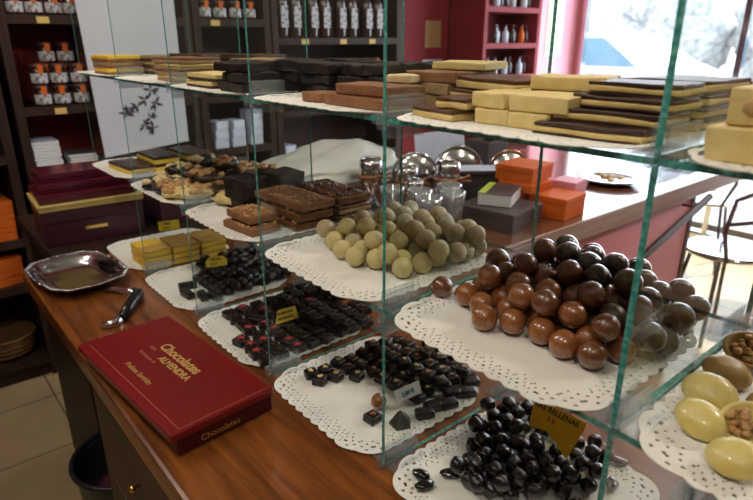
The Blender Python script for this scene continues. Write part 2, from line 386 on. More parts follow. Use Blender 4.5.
# ------------------------------------------------------------------ glass display case
H1, H2, HT = .229, .462, .80
D = .30; BAY = .30; gt = .0055
def glass_box(m, x0, x1, y0, y1, z0, z1, thin):
    """box whose four narrow sides use the green edge material"""
    n0 = len(m.bm.faces); m.box(x0, x1, y0, y1, z0, z1)
    m.bm.faces.ensure_lookup_table()
    for f in list(m.bm.faces)[n0:]:
        f.normal_update(); f.material_index = 0 if abs(f.normal[thin]) > .9 else 1
short_words = {-3: 'between fudge and rough bonbons', -2: 'between rough and red-star bonbons', -1: 'between red-star bonbons and square chocolates', 0: 'just left of brown truffles', 1: 'just right of brown truffles'}
case_words = {-4: 'far left end of the case', -3: 'between the yellow fudge and the rough dark bonbons', -2: 'between the rough bonbons and the red-star bonbons',
              -1: 'between the red-star bonbons and the square chocolates', 0: 'left of the brown truffles, running from counter to top', 1: 'right of the brown truffles with bright green edge', 2: 'beyond the yellow filled shells'}
LEV = ((0, H1, 'lower'), (H1+gt, H2, 'middle'), (H2+gt, HT, 'upper'))
for k in range(-4, 3):
    for z0, z1, ln in LEV:
        if k == -4 and z0 == 0: continue
        m = MB(); glass_box(m, k*BAY-gt/2, k*BAY+gt/2, 0, D, z0+.0004, z1-.0004, 0)
        o = obj('glass_divider', m, ['glass', 'glass_edge']); tag(o, ln+' clear glass upright divider '+case_words[k], 'glass panel', 'upright glass dividers')
bay_words = {-4: 'at the far left end', -3: 'above the maroon boxes, third from left pillar', -2: 'over the rough dark bonbons', -1: 'over the square chocolates', 0: 'over the dark filled cherries', 1: 'at the right edge of the photo'}
carry = {(1, -4): 'two-tone bars at far left', (1, -3): 'nut bark clusters', (1, -2): 'stack of nut-topped bars', (1, -1): 'white chocolate truffles', (1, 0): 'brown chocolate truffles', (1, 1): 'yellow nut-filled shells',
         (2, -4): 'leftmost layered bars', (2, -3): 'tan and pale layered bars', (2, -2): 'black chocolate slabs', (2, -1): 'cocoa brown blocks', (2, 0): 'cream and chocolate marzipan blocks', (2, 1): 'yellow marzipan blocks at right edge'}
for k in range(-4, 2):
    for L, z in ((1, H1), (2, H2)):
        m = MB(); glass_box(m, k*BAY+.0006, (k+1)*BAY-.0006, 0, D, z, z+gt, 2)
        o = obj('glass_shelf', m, ['glass', 'glass_edge']); tag(o, ('middle' if L == 1 else 'top')+' clear glass shelf carrying the '+carry[(L, k)], 'glass shelf', 'glass shelves')
# small acrylic connectors at the shelf corners
def make_connector():
    t = thing('acrylic_connector', 'clear acrylic connector', 'connector', group='acrylic connectors')
    for sx in (-1, 1):
        for sz in (-1, 1):
            m = MB().box(sx*.0035 if sx > 0 else -.0065, .0065 if sx > 0 else -.0035, 0, .055, .004 if sz > 0 else -.020, .026 if sz > 0 else -.004, bev=.0008, seg=1)
            m.box(min(sx*.004, sx*.024), max(sx*.004, sx*.024), 0, .055, .0032 if sz > 0 else -.0058, .0058 if sz > 0 else -.0032, bev=.0008, seg=1)
            obj('clip', m, 'acrylic', t)
    m = MB().lathe([(0, -.010), (.005, -.010), (.006, -.006), (.006, .006), (.005, .010), (0, .010)], (0, -.004, 0), n=14); obj('plug', m, 'acrylic', t)
    return reg(t)
conn = make_connector()
for k in range(-3, 2):
    for z, ln in ((H1+gt/2, 'middle'), (H2+gt/2, 'top')):
        for y, a, fb in ((.0, 0, 'front'), (D, PI, 'back')):
            place(conn, (k*BAY, y, z), (0, 0, a), 'clear acrylic connector, '+fb+' '+ln+' shelf corner, '+short_words[k], 'acrylic connectors')
def make_foot():
    t = thing('acrylic_clip_base', 'clear acrylic foot', 'connector', group='acrylic feet')
    for sx in (-1, 1):
        m = MB().box(min(sx*.0035, sx*.0065), max(sx*.0035, sx*.0065), 0, .06, 0, .026, bev=.0008, seg=1).box(min(sx*.0035, sx*.024), max(sx*.0035, sx*.024), 0, .06, 0, .003, bev=.0008, seg=1)
        obj('clip', m, 'acrylic', t)
    m = MB().lathe([(0, 0), (.006, 0), (.007, .004), (.006, .014), (.004, .018), (0, .018)], (0, -.004, 0), n=14); obj('plug', m, 'acrylic', t)
    return reg(t)
foot = make_foot()
for k in range(-3, 2):
    for y, a, fb in ((.0, 0, 'front'), (D, PI, 'back')):
        place(foot, (k*BAY, y, .0005), (0, 0, a), 'clear acrylic corner clip on the counter, '+fb+' of divider '+short_words[k], 'acrylic feet')

# ------------------------------------------------------------------ doilies
def make_doily():
    hw, rc, W = .099, .020, .036
    NS, SEG = 36, 12; N = NS*SEG
    L = hw-rc; per = 8*L+2*PI*rc
    def pt(s, d):
        s = (s % 1)*per
        for q in range(4):
            if s < 2*L:
                x, y, nx, ny = -L+s, -hw, 0, -1
                break
            s -= 2*L
            if s < PI*rc/2:
                a = s/rc; x, y, nx, ny = L+rc*math.sin(a), -L-rc*math.cos(a), math.sin(a), -math.cos(a)
                break
            s -= PI*rc/2
        else: q = 3; x, y, nx, ny = -L, -hw, 0, -1
        a = q*PI/2
        (x, y), (nx, ny) = rot2(x, y, a), rot2(nx, ny, a)
        return x+nx*d, y+ny*d
    m = MB(); bm = m.bm; R = 12
    grid = []
    for v in range(R+1):
        row = []
        for u in range(N):
            ph = (u % SEG)/SEG; sc = abs(math.sin(ph*PI))
            d = v/R*W; 
            if v > 6: d += (v-6)/(R-6)*(.0045*sc-.001)
            x, y = pt(u/N, d); row.append(bm.verts.new((x, y, .0025*(v/R)**2)))
        grid.append(row)
    for v in range(R):
        for u in range(N):
            p = u % SEG; g = u//SEG
            hole = (v == 9 and p in (3, 8)) or (v == 7 and p in (1, 5, 6, 10)) or (v == 5 and p in (3, 8)) or (v == 3 and p in (0, 6)) or (v == 1 and p == 3 and g % 2) or (v == 4 and p == 11)
            if hole: continue
            u2 = (u+1) % N; bm.faces.new([grid[v][u], grid[v][u2], grid[v+1][u2], grid[v+1][u]])
    bm.faces.new(grid[0])
    geo = list(bm.faces)
    ex = bmesh.ops.extrude_face_region(bm, geom=geo)
    for v in ex['geom']:
        if isinstance(v, bmesh.types.BMVert): v.co.z += .0009
    return m.mesh('paper_doily', 'paper')
doily_me = make_doily()
dl = {(0, 0): 'under the dark filled cherries', (0, -1): 'under the gold-dotted square chocolates', (0, -2): 'under the red-star bonbons', (0, -3): 'under the rough dark bonbons', (0, -4): 'under the yellow fudge',
      (1, 1): 'under the yellow nut-filled shells', (1, 0): 'under the brown truffles', (1, -1): 'under the white chocolate truffles', (1, -2): 'under the nut-topped bars', (1, -3): 'under the nut bark clusters', (1, -4): 'under the two-tone bars at far left',
      (2, 1): 'under the yellow marzipan blocks at right edge', (2, 0): 'under the cream and chocolate marzipan', (2, -1): 'under the cocoa brown blocks', (2, -2): 'under the black chocolate slabs', (2, -3): 'under the tan layered bars', (2, -4): 'under the leftmost layered bars'}
LZ = (.0006, H1+gt+.0004, H2+gt+.0004)
rnd = random.Random(3)
for (L, k), wd_ in dl.items():
    o = link('paper_doily', doily_me, None, (k*BAY+.148, .114, LZ[L]), (0, 0, rnd.choice((0, PI/2))+rnd.uniform(-.02, .02)))
    tag(o, 'white scalloped lace paper doily '+wd_, 'doily', 'lace paper doilies')
DZ = [z+.0012 for z in LZ]      # top of a doily on each level

# ------------------------------------------------------------------ round truffles
def ball_mesh(name, m_, seed, amp=.05, r=1.0, sub=3, ridge=False):
    m = MB(); m.sphere((0, 0, 0), r, sub=sub, amp=amp, seed=seed, fr=1.2)
    if ridge:
        for v in m.bm.verts:
            a = math.atan2(v.co.y, v.co.x); f = max(0, v.co.z/r-.55)
            v.co *= 1-.05*f*abs(math.sin(2.5*a))
    return m.mesh(name, m_)
def inside(p, poly):
    c = False; x, y = p
    for i in range(len(poly)):
        (x1, y1), (x2, y2) = poly[i-1], poly[i]
        if (y1 > y) != (y2 > y) and x < (x2-x1)*(y-y1)/(y2-y1)+x1: c = not c
    return c
def pile(poly, z0, r, n, seed, hcap, fixed=()):
    """drop spheres one by one: each comes to rest in the lowest pocket found inside the outline"""
    rn = random.Random(seed); P = [tuple(f) for f in fixed]
    xs = [p[0] for p in poly]; ys = [p[1] for p in poly]
    for _ in range(n):
        best = None
        for _t in range(420):
            x, y = rn.uniform(min(xs), max(xs)), rn.uniform(min(ys), max(ys))
            if not inside((x, y), poly): continue
            z = z0+r; sup = []
            for (a, b, c) in P:
                d2 = (x-a)**2+(y-b)**2
                if d2 < 4*r*r*.995:
                    q = c+math.sqrt(max(0, 4*r*r-d2)); 
                    if q > z: z = q
            s = z+hcap(x, y)
            if best is None or s < best[0]: best = (s, x, y, z)
        if best: P.append(best[1:])
    return P
def where(x, y, z, poly, z0, r):
    xs = [p[0] for p in poly]; ys = [p[1] for p in poly]
    u = (x-min(xs))/(max(xs)-min(xs)); v = (y-min(ys))/(max(ys)-min(ys))
    a = 'left' if u < .34 else ('middle' if u < .67 else 'right'); b = 'front' if v < .34 else ('centre' if v < .67 else 'back')
    c = 'bottom layer' if z < z0+1.3*r else ('second layer' if z < z0+2.9*r else 'near top')
    return c, b+' '+a
protos_ball = {}
def put_balls(P, poly, z0, r, meshes, pick, name, adj, noun, cat, group, seed, where_txt):
    rn = random.Random(seed)
    for (x, y, z) in P:
        mi = pick(x, y, z, rn); me = rn.choice(meshes[mi])
        o = link(name, me, None, (x, y, z), (rn.uniform(0, 6.28), rn.uniform(0, 6.28), rn.uniform(0, 6.28)))
        s = r*rn.uniform(.97, 1.03); o.scale = (s, s, s)
        lay, pos = where(x, y, z, poly, z0, r)
        tag(o, '%s %s, %s, %s %s' % (adj[mi], noun, lay, pos, where_txt), cat, group)
bm1 = [[ball_mesh('brown_truffle', k, s, .045, ridge=True) for s in range(3)] for k in ('milk', 'milk2', 'darkc', 'olivec')]
polyB = [(.052, .070), (.085, .050), (.13, .052), (.165, .062), (.195, .050), (.238, .045), (.252, .085), (.272, .14), (.278, .20), (.262, .245), (.20, .262), (.12, .262), (.07, .235), (.048, .15)]
capB = lambda x, y: .42*math.hypot((x-.16)*.9, (y-.175))
PB = pile(polyB, DZ[1], .0152, 88, 11, capB)
PB = [p for p in PB if p[2] < .36]
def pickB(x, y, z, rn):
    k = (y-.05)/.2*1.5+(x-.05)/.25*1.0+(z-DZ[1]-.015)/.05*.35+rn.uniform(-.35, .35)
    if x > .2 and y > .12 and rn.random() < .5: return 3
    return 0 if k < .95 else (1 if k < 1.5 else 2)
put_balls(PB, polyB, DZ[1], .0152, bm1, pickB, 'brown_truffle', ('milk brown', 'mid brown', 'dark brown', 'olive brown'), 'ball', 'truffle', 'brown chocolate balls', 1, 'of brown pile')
# one dark ball resting beside the white truffles
m = ball_mesh('brown_truffle', 'milk2', 5, .04)
o = link('brown_truffle', m, None, (.0185, .082, H1+gt+.0145), (1, .3, .4)); o.scale = (.0142,)*3
tag(o, 'single dark brown ball left of the brown truffles beside the white ones', 'truffle', 'brown chocolate balls')
bm2 = [[ball_mesh('white_truffle', k, s+10, .05) for s in range(3)] for k in ('white1', 'white2', 'white3')]
polyW = [(-.238, .064), (-.20, .060), (-.15, .056), (-.10, .066), (-.07, .075), (-.046, .10), (-.040, .13), (-.038, .18), (-.045, .235), (-.10, .262), (-.20, .262), (-.258, .245), (-.262, .16)]
capW = lambda x, y: .24*math.hypot((x+.13)*.8, (y-.19))
PW = pile(polyW, DZ[1], .0148, 72, 21, capW, fixed=())
PW = [p for p in PW if p[2] < .318]
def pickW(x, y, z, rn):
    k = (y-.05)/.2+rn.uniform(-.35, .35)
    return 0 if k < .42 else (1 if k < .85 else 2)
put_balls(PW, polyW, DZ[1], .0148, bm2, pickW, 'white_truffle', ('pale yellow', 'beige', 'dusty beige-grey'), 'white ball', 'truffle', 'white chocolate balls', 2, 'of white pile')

# ------------------------------------------------------------------ dark filled cherries (front bay)
def cherry_mesh(s):
    m = MB(); m.sphere((0, 0, 0), 1, 1, 1, .88, sub=3, amp=.16, seed=s, fr=1.4)
    if s % 2: m.sphere((.0, 0, .72), .28, 1, 1, 1.0, sub=2, amp=.2, seed=s+9)
    return m.mesh('chocolate_cherry', 'cherry')
cm = [[cherry_mesh(s) for s in range(4)]]
polyC = [(.070, .010), (.105, .035), (.100, .070), (.060, .105), (.022, .155), (.020, .20), (.048, .245), (.10, .262), (.165, .255), (.215, .235), (.235, .19), (.225, .14), (.17, .10), (.16, .05), (.14, .0)]
polyC = [(.088, .045), (.075, .090), (.045, .135), (.025, .185), (.045, .235), (.10, .258), (.165, .245), (.205, .215), (.215, .165), (.185, .115), (.155, .070), (.12, .045)]
capC = lambda x, y: .20*math.hypot((x-.12), (y-.165))
PC = pile(polyC, DZ[0], .0112, 105, 31, capC)
PC = [p for p in PC if p[2] < .050 and not (.085 < p[0] < .19 and .155 < p[1] < .235 and p[2] > .02)]
put_balls(PC, polyC, DZ[0], .0112, cm, lambda x, y, z, rn: 0, 'chocolate_cherry', ('glossy black',), 'cherry', 'chocolate', 'dark chocolate cherries', 3, 'of cherry heap')
for i, (x, y, a, lb) in enumerate(((.052, .022, .3, 'leftmost flattened black chocolate on the doily in front of the cherries'), (.068, .012, 1.2, 'greyish black chocolate touching the leftmost one in front of the cherries'), (.074, .052, .8, 'lone small black chocolate lying apart on the white doily centre'),
        (.205, .245, .5, 'flat black chocolate right of the cherry sign'), (.222, .20, 2, 'pointed black chocolate right of the cherry heap'), (.21, .13, 1, 'small bluish black chocolate at the right foot of the cherry heap'))):
    m = MB().sphere((0, 0, 0), 1, .013, .008, .0055, sub=3, amp=.2, seed=i)
    o = obj('flat_chocolate', m, 'cherry', None, (x, y, DZ[0]+.0052), (0, 0, a)); tag(o, lb, 'chocolate', 'loose flat chocolates')

# ------------------------------------------------------------------ dark bonbons on the three left doilies
def rounded_block(sx, sy, sz, b, m_, amp=.0, seed=0, name='block'):
    m = MB(); m.box(-sx/2, sx/2, -sy/2, sy/2, 0, sz, bev=b, seg=3)
    if amp:
        bmesh.ops.subdivide_edges(m.bm, edges=[e for e in m.bm.edges if e.calc_length() > b*2], cuts=2, use_grid_fill=True)
        for v in m.bm.verts:
            k = noise.noise_vector(v.co*70+Vector((seed, 0, 0)))*amp
            if v.co.z < sz*.12: k.z = 0
            v.co += k
    for f in m.bm.faces: f.smooth = True
    return m.mesh(name, m_)
def proto_square(nutcol, s):
    t = thing('square_chocolate', '', 'chocolate')
    link('body', rounded_block(.022, .022, .013, .0035, 'black_c', .0012, s), t)
    m = MB().sphere((0, 0, .0140), .0042, 1, 1, .6, sub=2, amp=.4, seed=s, fr=2).sphere((.003, .001, .0145), .0028, sub=1); obj('nut_topping', m, nutcol, t)
    return reg(t)
sq = [proto_square('nutpale', 1), proto_square('nut', 2), proto_square('cocoa', 3)]
rn = random.Random(8); G = 'square dark chocolates with nut dot'
rows = []
for j in range(8):
    for i in range(7):
        y = .048+j*.0275+i*.0015; x = -.245+i*.0272+(.006 if j % 2 else 0)
        # outline of the covered area: the front right part of the doily stays empty
        if y < .095 and x > -.205: continue
        if y < .125 and x > -.165: continue
        if y > .255 or y < .04: continue
        rows.append((x, y))
rows = [p for p in rows if p[0] < -.055]
for n_, (x, y) in enumerate(rows):
    rx = ('left', 'middle', 'right')[min(2, int((x+.25)/.067))]; ry = ('front', 'second', 'third', 'rear')[max(0, min(3, int((y-.05)/.052)))]
    place(rn.choice(sq), (x+rn.uniform(-.0028, .0028), y+rn.uniform(-.0028, .0028), DZ[0]), (0, 0, rn.uniform(-.55, .55)), 'dark nut-dotted square, bottom layer, %s of %s rows' % (rx, ry), G)
for (x, y) in [(a+.0136, b+.0136) for a, b in rows if b > .155 and a < -.08 and rn.random() < .55]:
    rx = ('left', 'middle', 'right')[min(2, int((x+.25)/.067))]
    place(rn.choice(sq), (x, y, DZ[0]+.0165), (rn.uniform(-.08, .08), rn.uniform(-.08, .08), rn.uniform(-.5, .5)), 'dark nut-dotted square lying on others, %s rear' % rx, G)
o = place(sq[2], (-.083, .050, DZ[0]), (0, 0, .1), 'lone dark square chocolate at the front of its tray below the brown ball', G)
m = ball_mesh('round_praline', 'milk', 7, .05); o = link('round_praline', m, None, (-.103, .079, DZ[0]+.0125)); o.scale = (.0125,)*3
tag(o, 'single milk brown ball among the dark square chocolates beside the white price card', 'truffle')
m = MB().lathe([(0, 0), (.018, 0), (.0175, .004), (.006, .021), (.002, .0235), (0, .024)], n=5)
for i, (x, y, a, lb) in enumerate(((-.050, .078, .2, 'pyramid shaped dark chocolate in front of the white price card'),)):
    tag(obj('pyramid_chocolate', m, 'black_c', None, (x, y, DZ[0]), (0, 0, a)), lb, 'chocolate')
rn = random.Random(12)
ov = [rounded_block(.030, .019, .014, .005, 'black_c', .0016, s, 'log_chocolate') for s in (4, 5)]
for i, (x, y) in enumerate(((-.040, .118), (-.045, .142), (-.034, .165), (-.050, .190), (-.036, .212), (-.052, .238))):
    tag(link('log_chocolate', ov[i % 2], None, (x, y, DZ[0]), (0, 0, 1.2+rn.uniform(-.3, .3))), 'dark oblong chocolate, %s from the front along the right edge of the square chocolate tray' % ('first', 'second', 'third', 'fourth', 'fifth', 'sixth')[i], 'chocolate', 'oblong dark chocolates')

def star_mesh(r1, r2, h, n=5):
    pts = [((r1 if i % 2 == 0 else r2)*math.cos(PI*i/n), (r1 if i % 2 == 0 else r2)*math.sin(PI*i/n)) for i in range(2*n)]
    return pts
def proto_star(red, s):
    t = thing('star_bonbon', '', 'chocolate')
    link('body', rounded_block(.026, .026, .014, .003, 'black_c', .001, s), t)
    m = MB().prism(star_mesh(.0105, .0028, 0), .0142, .0160); obj('star_topping', m, 'star' if red else 'choc_layer', t)
    return reg(t)
st = [proto_star(True, 1), proto_star(False, 2)]
rn = random.Random(9); G = 'square bonbons with star topping'
for j in range(8):
    for i in range(8):
        x = -.545+i*.0300; y = .012+j*.0325
        if x > -.325: continue
        if x < -.43 and y < .03: continue
        if x < -.46 and .05 < y < .075: continue
        if y > .262: continue
        red = x > -.47 and y < .10 and rn.random() < .62 or rn.random() < .06
        rx = ('left', 'middle', 'right')[min(2, int((x+.56)/.08))]; ry = ('front', 'second', 'third', 'fourth', 'fifth', 'sixth', 'seventh', 'rear')[j]
        place(st[0 if red else 1], (x+rn.uniform(-.0025, .0025), y+rn.uniform(-.0025, .0025), DZ[0]), (0, 0, rn.uniform(-.38, .38)), 'dark bonbon with %s star, bottom layer, %s of %s row' % ('a red' if red else 'a dark', rx, ry), G)
        if y > .125 and rn.random() < .6:
            place(st[1], (x+.012, y+.012, DZ[0]+.0172), (rn.uniform(-.1, .1), rn.uniform(-.1, .1), rn.uniform(-.5, .5)), 'dark star bonbon on top of others, %s of %s row' % (rx, ry), G)
def rough_mesh(s):
    m = MB().sphere((0, 0, .0085), 1, .0135, .0115, .0088, sub=3, amp=.45, seed=s+20, fr=2.6); return m.mesh('rough_bonbon', 'black_c')
rm_ = [rough_mesh(s) for s in range(4)]; sl = [rounded_block(.040, .018, .015, .003, 'black_c', .0012, s, 'chocolate_stick') for s in (1, 2)]
rn = random.Random(10)
for j in range(9):
    for i in range(8):
        x = -.855+i*.0270+(.013 if j % 2 else 0); y = .078+j*.0225
        if x > -.625 or y > .265 or (x < -.80 and y < .12): continue
        rx = ('left', 'middle', 'right')[min(2, int((x+.86)/.08))]; ry = ('front', 'middle', 'rear')[min(2, int((y-.07)/.067))]
        tag(link('rough_bonbon', rn.choice(rm_), None, (x, y, DZ[0]), (0, 0, rn.uniform(0, 6))), 'rough black bonbon, bottom layer, %s %s of its tray' % (ry, rx), 'chocolate', 'rough black bonbons')
        if rn.random() < .62 and y > .1:
            tag(link('rough_bonbon', rn.choice(rm_), None, (x+.012, y+.01, DZ[0]+.0135), (0, 0, rn.uniform(0, 6))), 'rough black bonbon on others, %s %s of its tray' % (ry, rx), 'chocolate', 'rough black bonbons')
for i, (x, y, a, z) in enumerate(((-.700, .020, .1, 0), (-.668, .042, -.15, 0), (-.745, .040, 1.4, 0), (-.650, .062, .2, 0))):
    tag(link('chocolate_stick', sl[i % 2], None, (x, y, DZ[0]+z), (0, 0, a)), ('lone black chocolate stick nearest the front edge of the rough bonbon tray', 'black chocolate stick just behind the front stick', 'black chocolate stick turned crosswise at the left', 'rearmost black chocolate stick beside the right divider')[i], 'chocolate', 'black chocolate sticks')

# ------------------------------------------------------------------ layered bars and blocks
def bar(name, size, layers, loc, rz, label, group, cat='confection', tilt=(0, 0), rough=.0019, seed=0, split=True):
    """layers from the bottom: (part name, share of height, material)"""
    t = thing(name, label, cat, loc, rz, group); t.rotation_euler = (tilt[0], tilt[1], rz)
    z = 0
    for i, (pn, sh, mt) in enumerate(layers):
        h = size[2]*sh; me = rounded_block(size[0]*(1-.01*i), size[1]*(1-.01*i), h-.0002, min(.0018, h*.3), mt, rough, seed+i*3)
        o = link(pn, me, t, (0, 0, z)); z += h
    return t
CB = [('cream_layer', .62, 'cream'), ('chocolate_layer', .38, 'choc_layer')]
CT = [('cream_layer', .66, 'cream'), ('glaze', .34, 'choc_top')]
BC = [('chocolate_layer', .34, 'choc_layer'), ('cream_layer', .66, 'creamy')]
z2 = DZ[2]
Gm = 'marzipan blocks on the top shelf'
rn = random.Random(14)
# right front stack of dark and cream layers
for L in range(4):
    h = .0108
    lay = [('bottom_layer', .12, 'choc_layer'), ('cream_layer', .52, 'cream'), ('chocolate_layer', .36, 'choc_layer')]
    place_x = .226+.004*L+rn.uniform(-.004, .004); sx = .100-.006*L
    bar('layered_bar', (sx, .075-.008*L, h), lay, (place_x, .062+.012*L+rn.uniform(-.003, .003), z2+L*(h+.0004)), rn.uniform(-.13, .13), 'dark and cream layered bar, %s of the front right stack' % ('bottom', 'second', 'third', 'topmost')[L], Gm, seed=L)
    if L < 4: bar('layered_bar', (sx-.01, .090, h), lay, (place_x+.004, .178+rn.uniform(-.003, .003), z2+L*(h+.0004)), rn.uniform(-.05, .05), 'dark and cream layered bar, %s of the stack behind the green glass edge' % ('bottom', 'second', 'third', 'topmost')[L], Gm, seed=L+9)
# cream blocks in the middle
cr = [('block', 1, 'creamy')]
for i, (x, y, L, sx, sy, h, rz, ty, lb) in enumerate((
        (.116, .062, 0, .040, .055, .0148, .05, 0, 'solid cream marzipan block, lower left of the pale blocks'), (.160, .060, 0, .044, .050, .0148, -.03, 0, 'solid cream marzipan block, lower right of the pale blocks'),
        (.112, .064, 1, .042, .055, .0148, -.05, 0, 'solid cream marzipan block, upper left of the pale blocks'), (.166, .066, 1, .062, .056, .0155, .06, .03, 'large tilted cream marzipan block on top in front'),
        (.130, .125, 0, .060, .055, .0148, 0, 0, 'cream block in the bottom layer behind the front pale blocks'), (.130, .125, 1, .060, .055, .0148, .1, 0, 'cream block in the second layer behind the front pale blocks'),
        (.148, .128, 2, .076, .050, .0140, .25, .05, 'long pale cream block topping the middle stack'))):
    bar('marzipan_block', (sx, sy, h), cr, (x, y, z2+L*.0152), rz, lb, Gm, seed=i, rough=.0015)
# small layered bars front left and slabs behind
for i, (x, y, L, sx, sy, lb) in enumerate(((.050, .046, 0, .066, .046, 'thin brown-topped cream bar lowest at the front left of the top shelf'), (.068, .050, 1, .040, .042, 'small brown-topped cream bar lying on the front left bar'))):
    bar('glazed_bar', (sx, sy, .0110), CT, (x, y, z2+L*.0114), -.1 if i == 0 else .1, lb, Gm, seed=i)
for L in range(3):
    bar('glazed_slab', (.115-.008*L, .085, .0125), CT, (.062, .130+.004*L, z2+L*.0129), .05-.12*L, 'brown-glazed cream slab, %s of the rear left stack' % ('bottom', 'middle', 'top')[L], Gm, seed=L)
    bar('glazed_slab', (.10, .060, .0135), CT, (.13+.01*L, .215, z2+L*.0139), .05*L, 'brown-glazed cream slab, %s of the rear middle stack' % ('bottom', 'middle', 'top')[L], Gm, seed=L+4)
for L in range(3):
    bar('layered_bar', (.085, .055, .0135), CB, (.236, .243, z2+L*.0139), .03*L, 'cream and chocolate bar, %s of the stack nearest the back glass' % ('bottom', 'middle', 'top')[L], Gm, seed=L+7)
# bay -1: cocoa blocks, black slabs
Gc = 'cocoa blocks on the top shelf'
for i, (x, y, L, sx, sy, h, rz, mt, lb) in enumerate((
        (-.180, .045, 0, .040, .045, .0125, .05, 'cocoa', 'small cocoa brown block at the front left of the brown pile'), (-.085, .052, 0, .125, .060, .0135, -.02, 'cocoa', 'long cocoa brown block at the front of the brown pile'),
        (-.080, .060, 1, .100, .060, .0130, .06, 'cocoa', 'long cocoa brown block lying on the front brown block'), (-.055, .165, 0, .085, .10, .0135, .1, 'cocoa2', 'tan block, bottom of the stack beside the tall divider'),
        (-.055, .165, 1, .085, .10, .0135, -.05, 'cocoa2', 'tan block, second of the stack beside the tall divider'), (-.052, .160, 2, .080, .09, .0135, .1, 'cocoa', 'brown block, third of the stack beside the tall divider'),
        (-.048, .190, 3, .075, .07, .010, .25, 'creamy', 'thin pale piece lying on the tall brown stack'), (-.075, .095, 2, .035, .030, .010, .3, 'nutpale', 'small pale nut piece on the front brown blocks'))):
    z = z2+L*.0139
    if lb.startswith('small pale nut'): z = z2+.0275
    bar('cocoa_block', (sx, sy, h), [('block', 1, mt)], (x, y, z), rz, lb, Gc, seed=i, rough=.002)
Gs = 'black chocolate slabs on the top shelf'
for i in range(14):
    L = i//5; q = i % 5
    x = (-.250, -.172, -.225, -.150, -.20)[q]; y = (.110, .125, .195, .215, .255)[q]
    if L == 2 and q == 4: continue
    bar('black_slab', (.070, .060, .0150), [('slab', 1, 'slab')], (x+rn.uniform(-.006, .006), min(y, .235)+rn.uniform(-.004, .004), z2+L*.0156), rn.uniform(-.2, .2),
        'black chocolate slab, %s layer, %s behind the cocoa brown blocks' % (('bottom', 'middle', 'top')[L], ('front left', 'front right', 'centre left', 'centre right', 'rearmost')[q]), Gs, seed=i, rough=.005)
for i in range(12):
    L = i//4; q = i % 4
    x = (-.385, -.345, -.415, -.350)[q]; y = (.045, .115, .165, .230)[q]
    bar('black_slab', (.080, .062, .0150), [('slab', 1, 'slab')], (x+rn.uniform(-.006, .006), y+rn.uniform(-.004, .004), z2+L*.0156), rn.uniform(-.2, .2),
        'black chocolate slab, %s layer, %s right of the cream and dark pair' % (('bottom', 'middle', 'top')[L], ('front', 'second', 'third', 'rear')[q]), Gs, seed=i+20, rough=.005)
Gl = 'layered bars on the left of the top shelf'
for L in range(2):
    bar('layered_bar', (.105, .060, .0120), [('chocolate_layer', .3, 'choc_layer'), ('cream_layer', .7, 'creamy')], (-.515+.012*L, .045, z2+L*.0124), .04*L, '%s cream bar of the pair lying before the black slabs' % ('lower', 'upper')[L], Gl, seed=L)
for L in range(4):
    bar('layered_bar', (.13, .10, .0110), [('chocolate_layer', .3, 'choc_layer'), ('cream_layer', .7, 'cocoa2')], (-.520, .165, z2+L*.0114), .05*L-.1, 'tan layered bar, %s of the stack behind the cream pair' % ('bottom', 'second', 'third', 'top')[L], Gl, seed=L+3)
for L in range(4):
    bar('layered_bar', (.125, .085, .0110), [('lower_layer', .6, 'cocoa2'), ('upper_layer', .4, 'cocoa' if L % 2 else 'cream')], (-.690, .070, z2+L*.0114), .06*L-.1, 'tan bar with pale stripe, %s of the stack in the third bay' % ('bottom', 'second', 'third', 'top')[L], Gl, seed=L+5)
for L in range(4):
    bar('black_slab', (.12, .10, .0120), [('slab', 1, 'choc_layer')], (-.800, .160, z2+L*.0124), .1*L-.1, 'dark brown slab, %s of the stack left of the tan bars' % ('bottom', 'second', 'third', 'top')[L], Gs, seed=L+5, rough=.002)
    bar('black_slab', (.12, .08, .0120), [('slab', 1, 'choc_layer')], (-.680, .215, z2+L*.0124), .1*L-.1, 'dark brown slab, %s of the stack behind the tan bars' % ('bottom', 'second', 'third', 'top')[L], Gs, seed=L+8, rough=.002)
for L in range(3):
    bar('layered_bar', (.105, .085, .0140), [('chocolate_layer', .4, 'cocoa'), ('cream_layer', .6, 'fudge' if L != 1 else 'cocoa2')], (-1.050, .050, z2+L*.0144), .05*L, 'yellow-brown layered bar, %s of the leftmost stack' % ('bottom', 'middle', 'top')[L], Gl, seed=L+11)
    bar('layered_bar', (.10, .085, .0140), [('chocolate_layer', .5, 'choc_layer'), ('cream_layer', .5, 'cocoa2')], (-.962, .135, z2+L*.0144), .05*L, 'brown layered bar, %s of the second stack from the left' % ('bottom', 'middle', 'top')[L], Gl, seed=L+14)
# bay +1 top shelf: yellow blocks
for i, (x, y, L, sx, sy, h, rz) in enumerate(((.374, .066, 0, .10, .11, .0235, .05), (.378, .074, 1, .10, .105, .024, .12), (.384, .086, 2, .09, .09, .0225, .18), (.41, .20, 0, .12, .09, .0235, 0), (.41, .20, 1, .11, .08, .0235, .1))):
    t = bar('marzipan_block', (sx, sy, h), [('block', 1, 'creamy')], (x, y, z2+L*.0245), rz, ('bottom yellow block of the right edge stack', 'middle yellow block of the right edge stack, with a brown spot', 'top yellow block of the right edge stack', 'bottom yellow block at the back of the right edge bay', 'upper yellow block at the back of the right edge bay')[i], 'yellow blocks at the right edge', seed=i, rough=.0018)
    if i == 1:
        m = MB().sphere((-.036, -.053, .012), .0055, 1, .25, 1, sub=2, amp=.3); obj('brown_spot', m, 'nut', t)

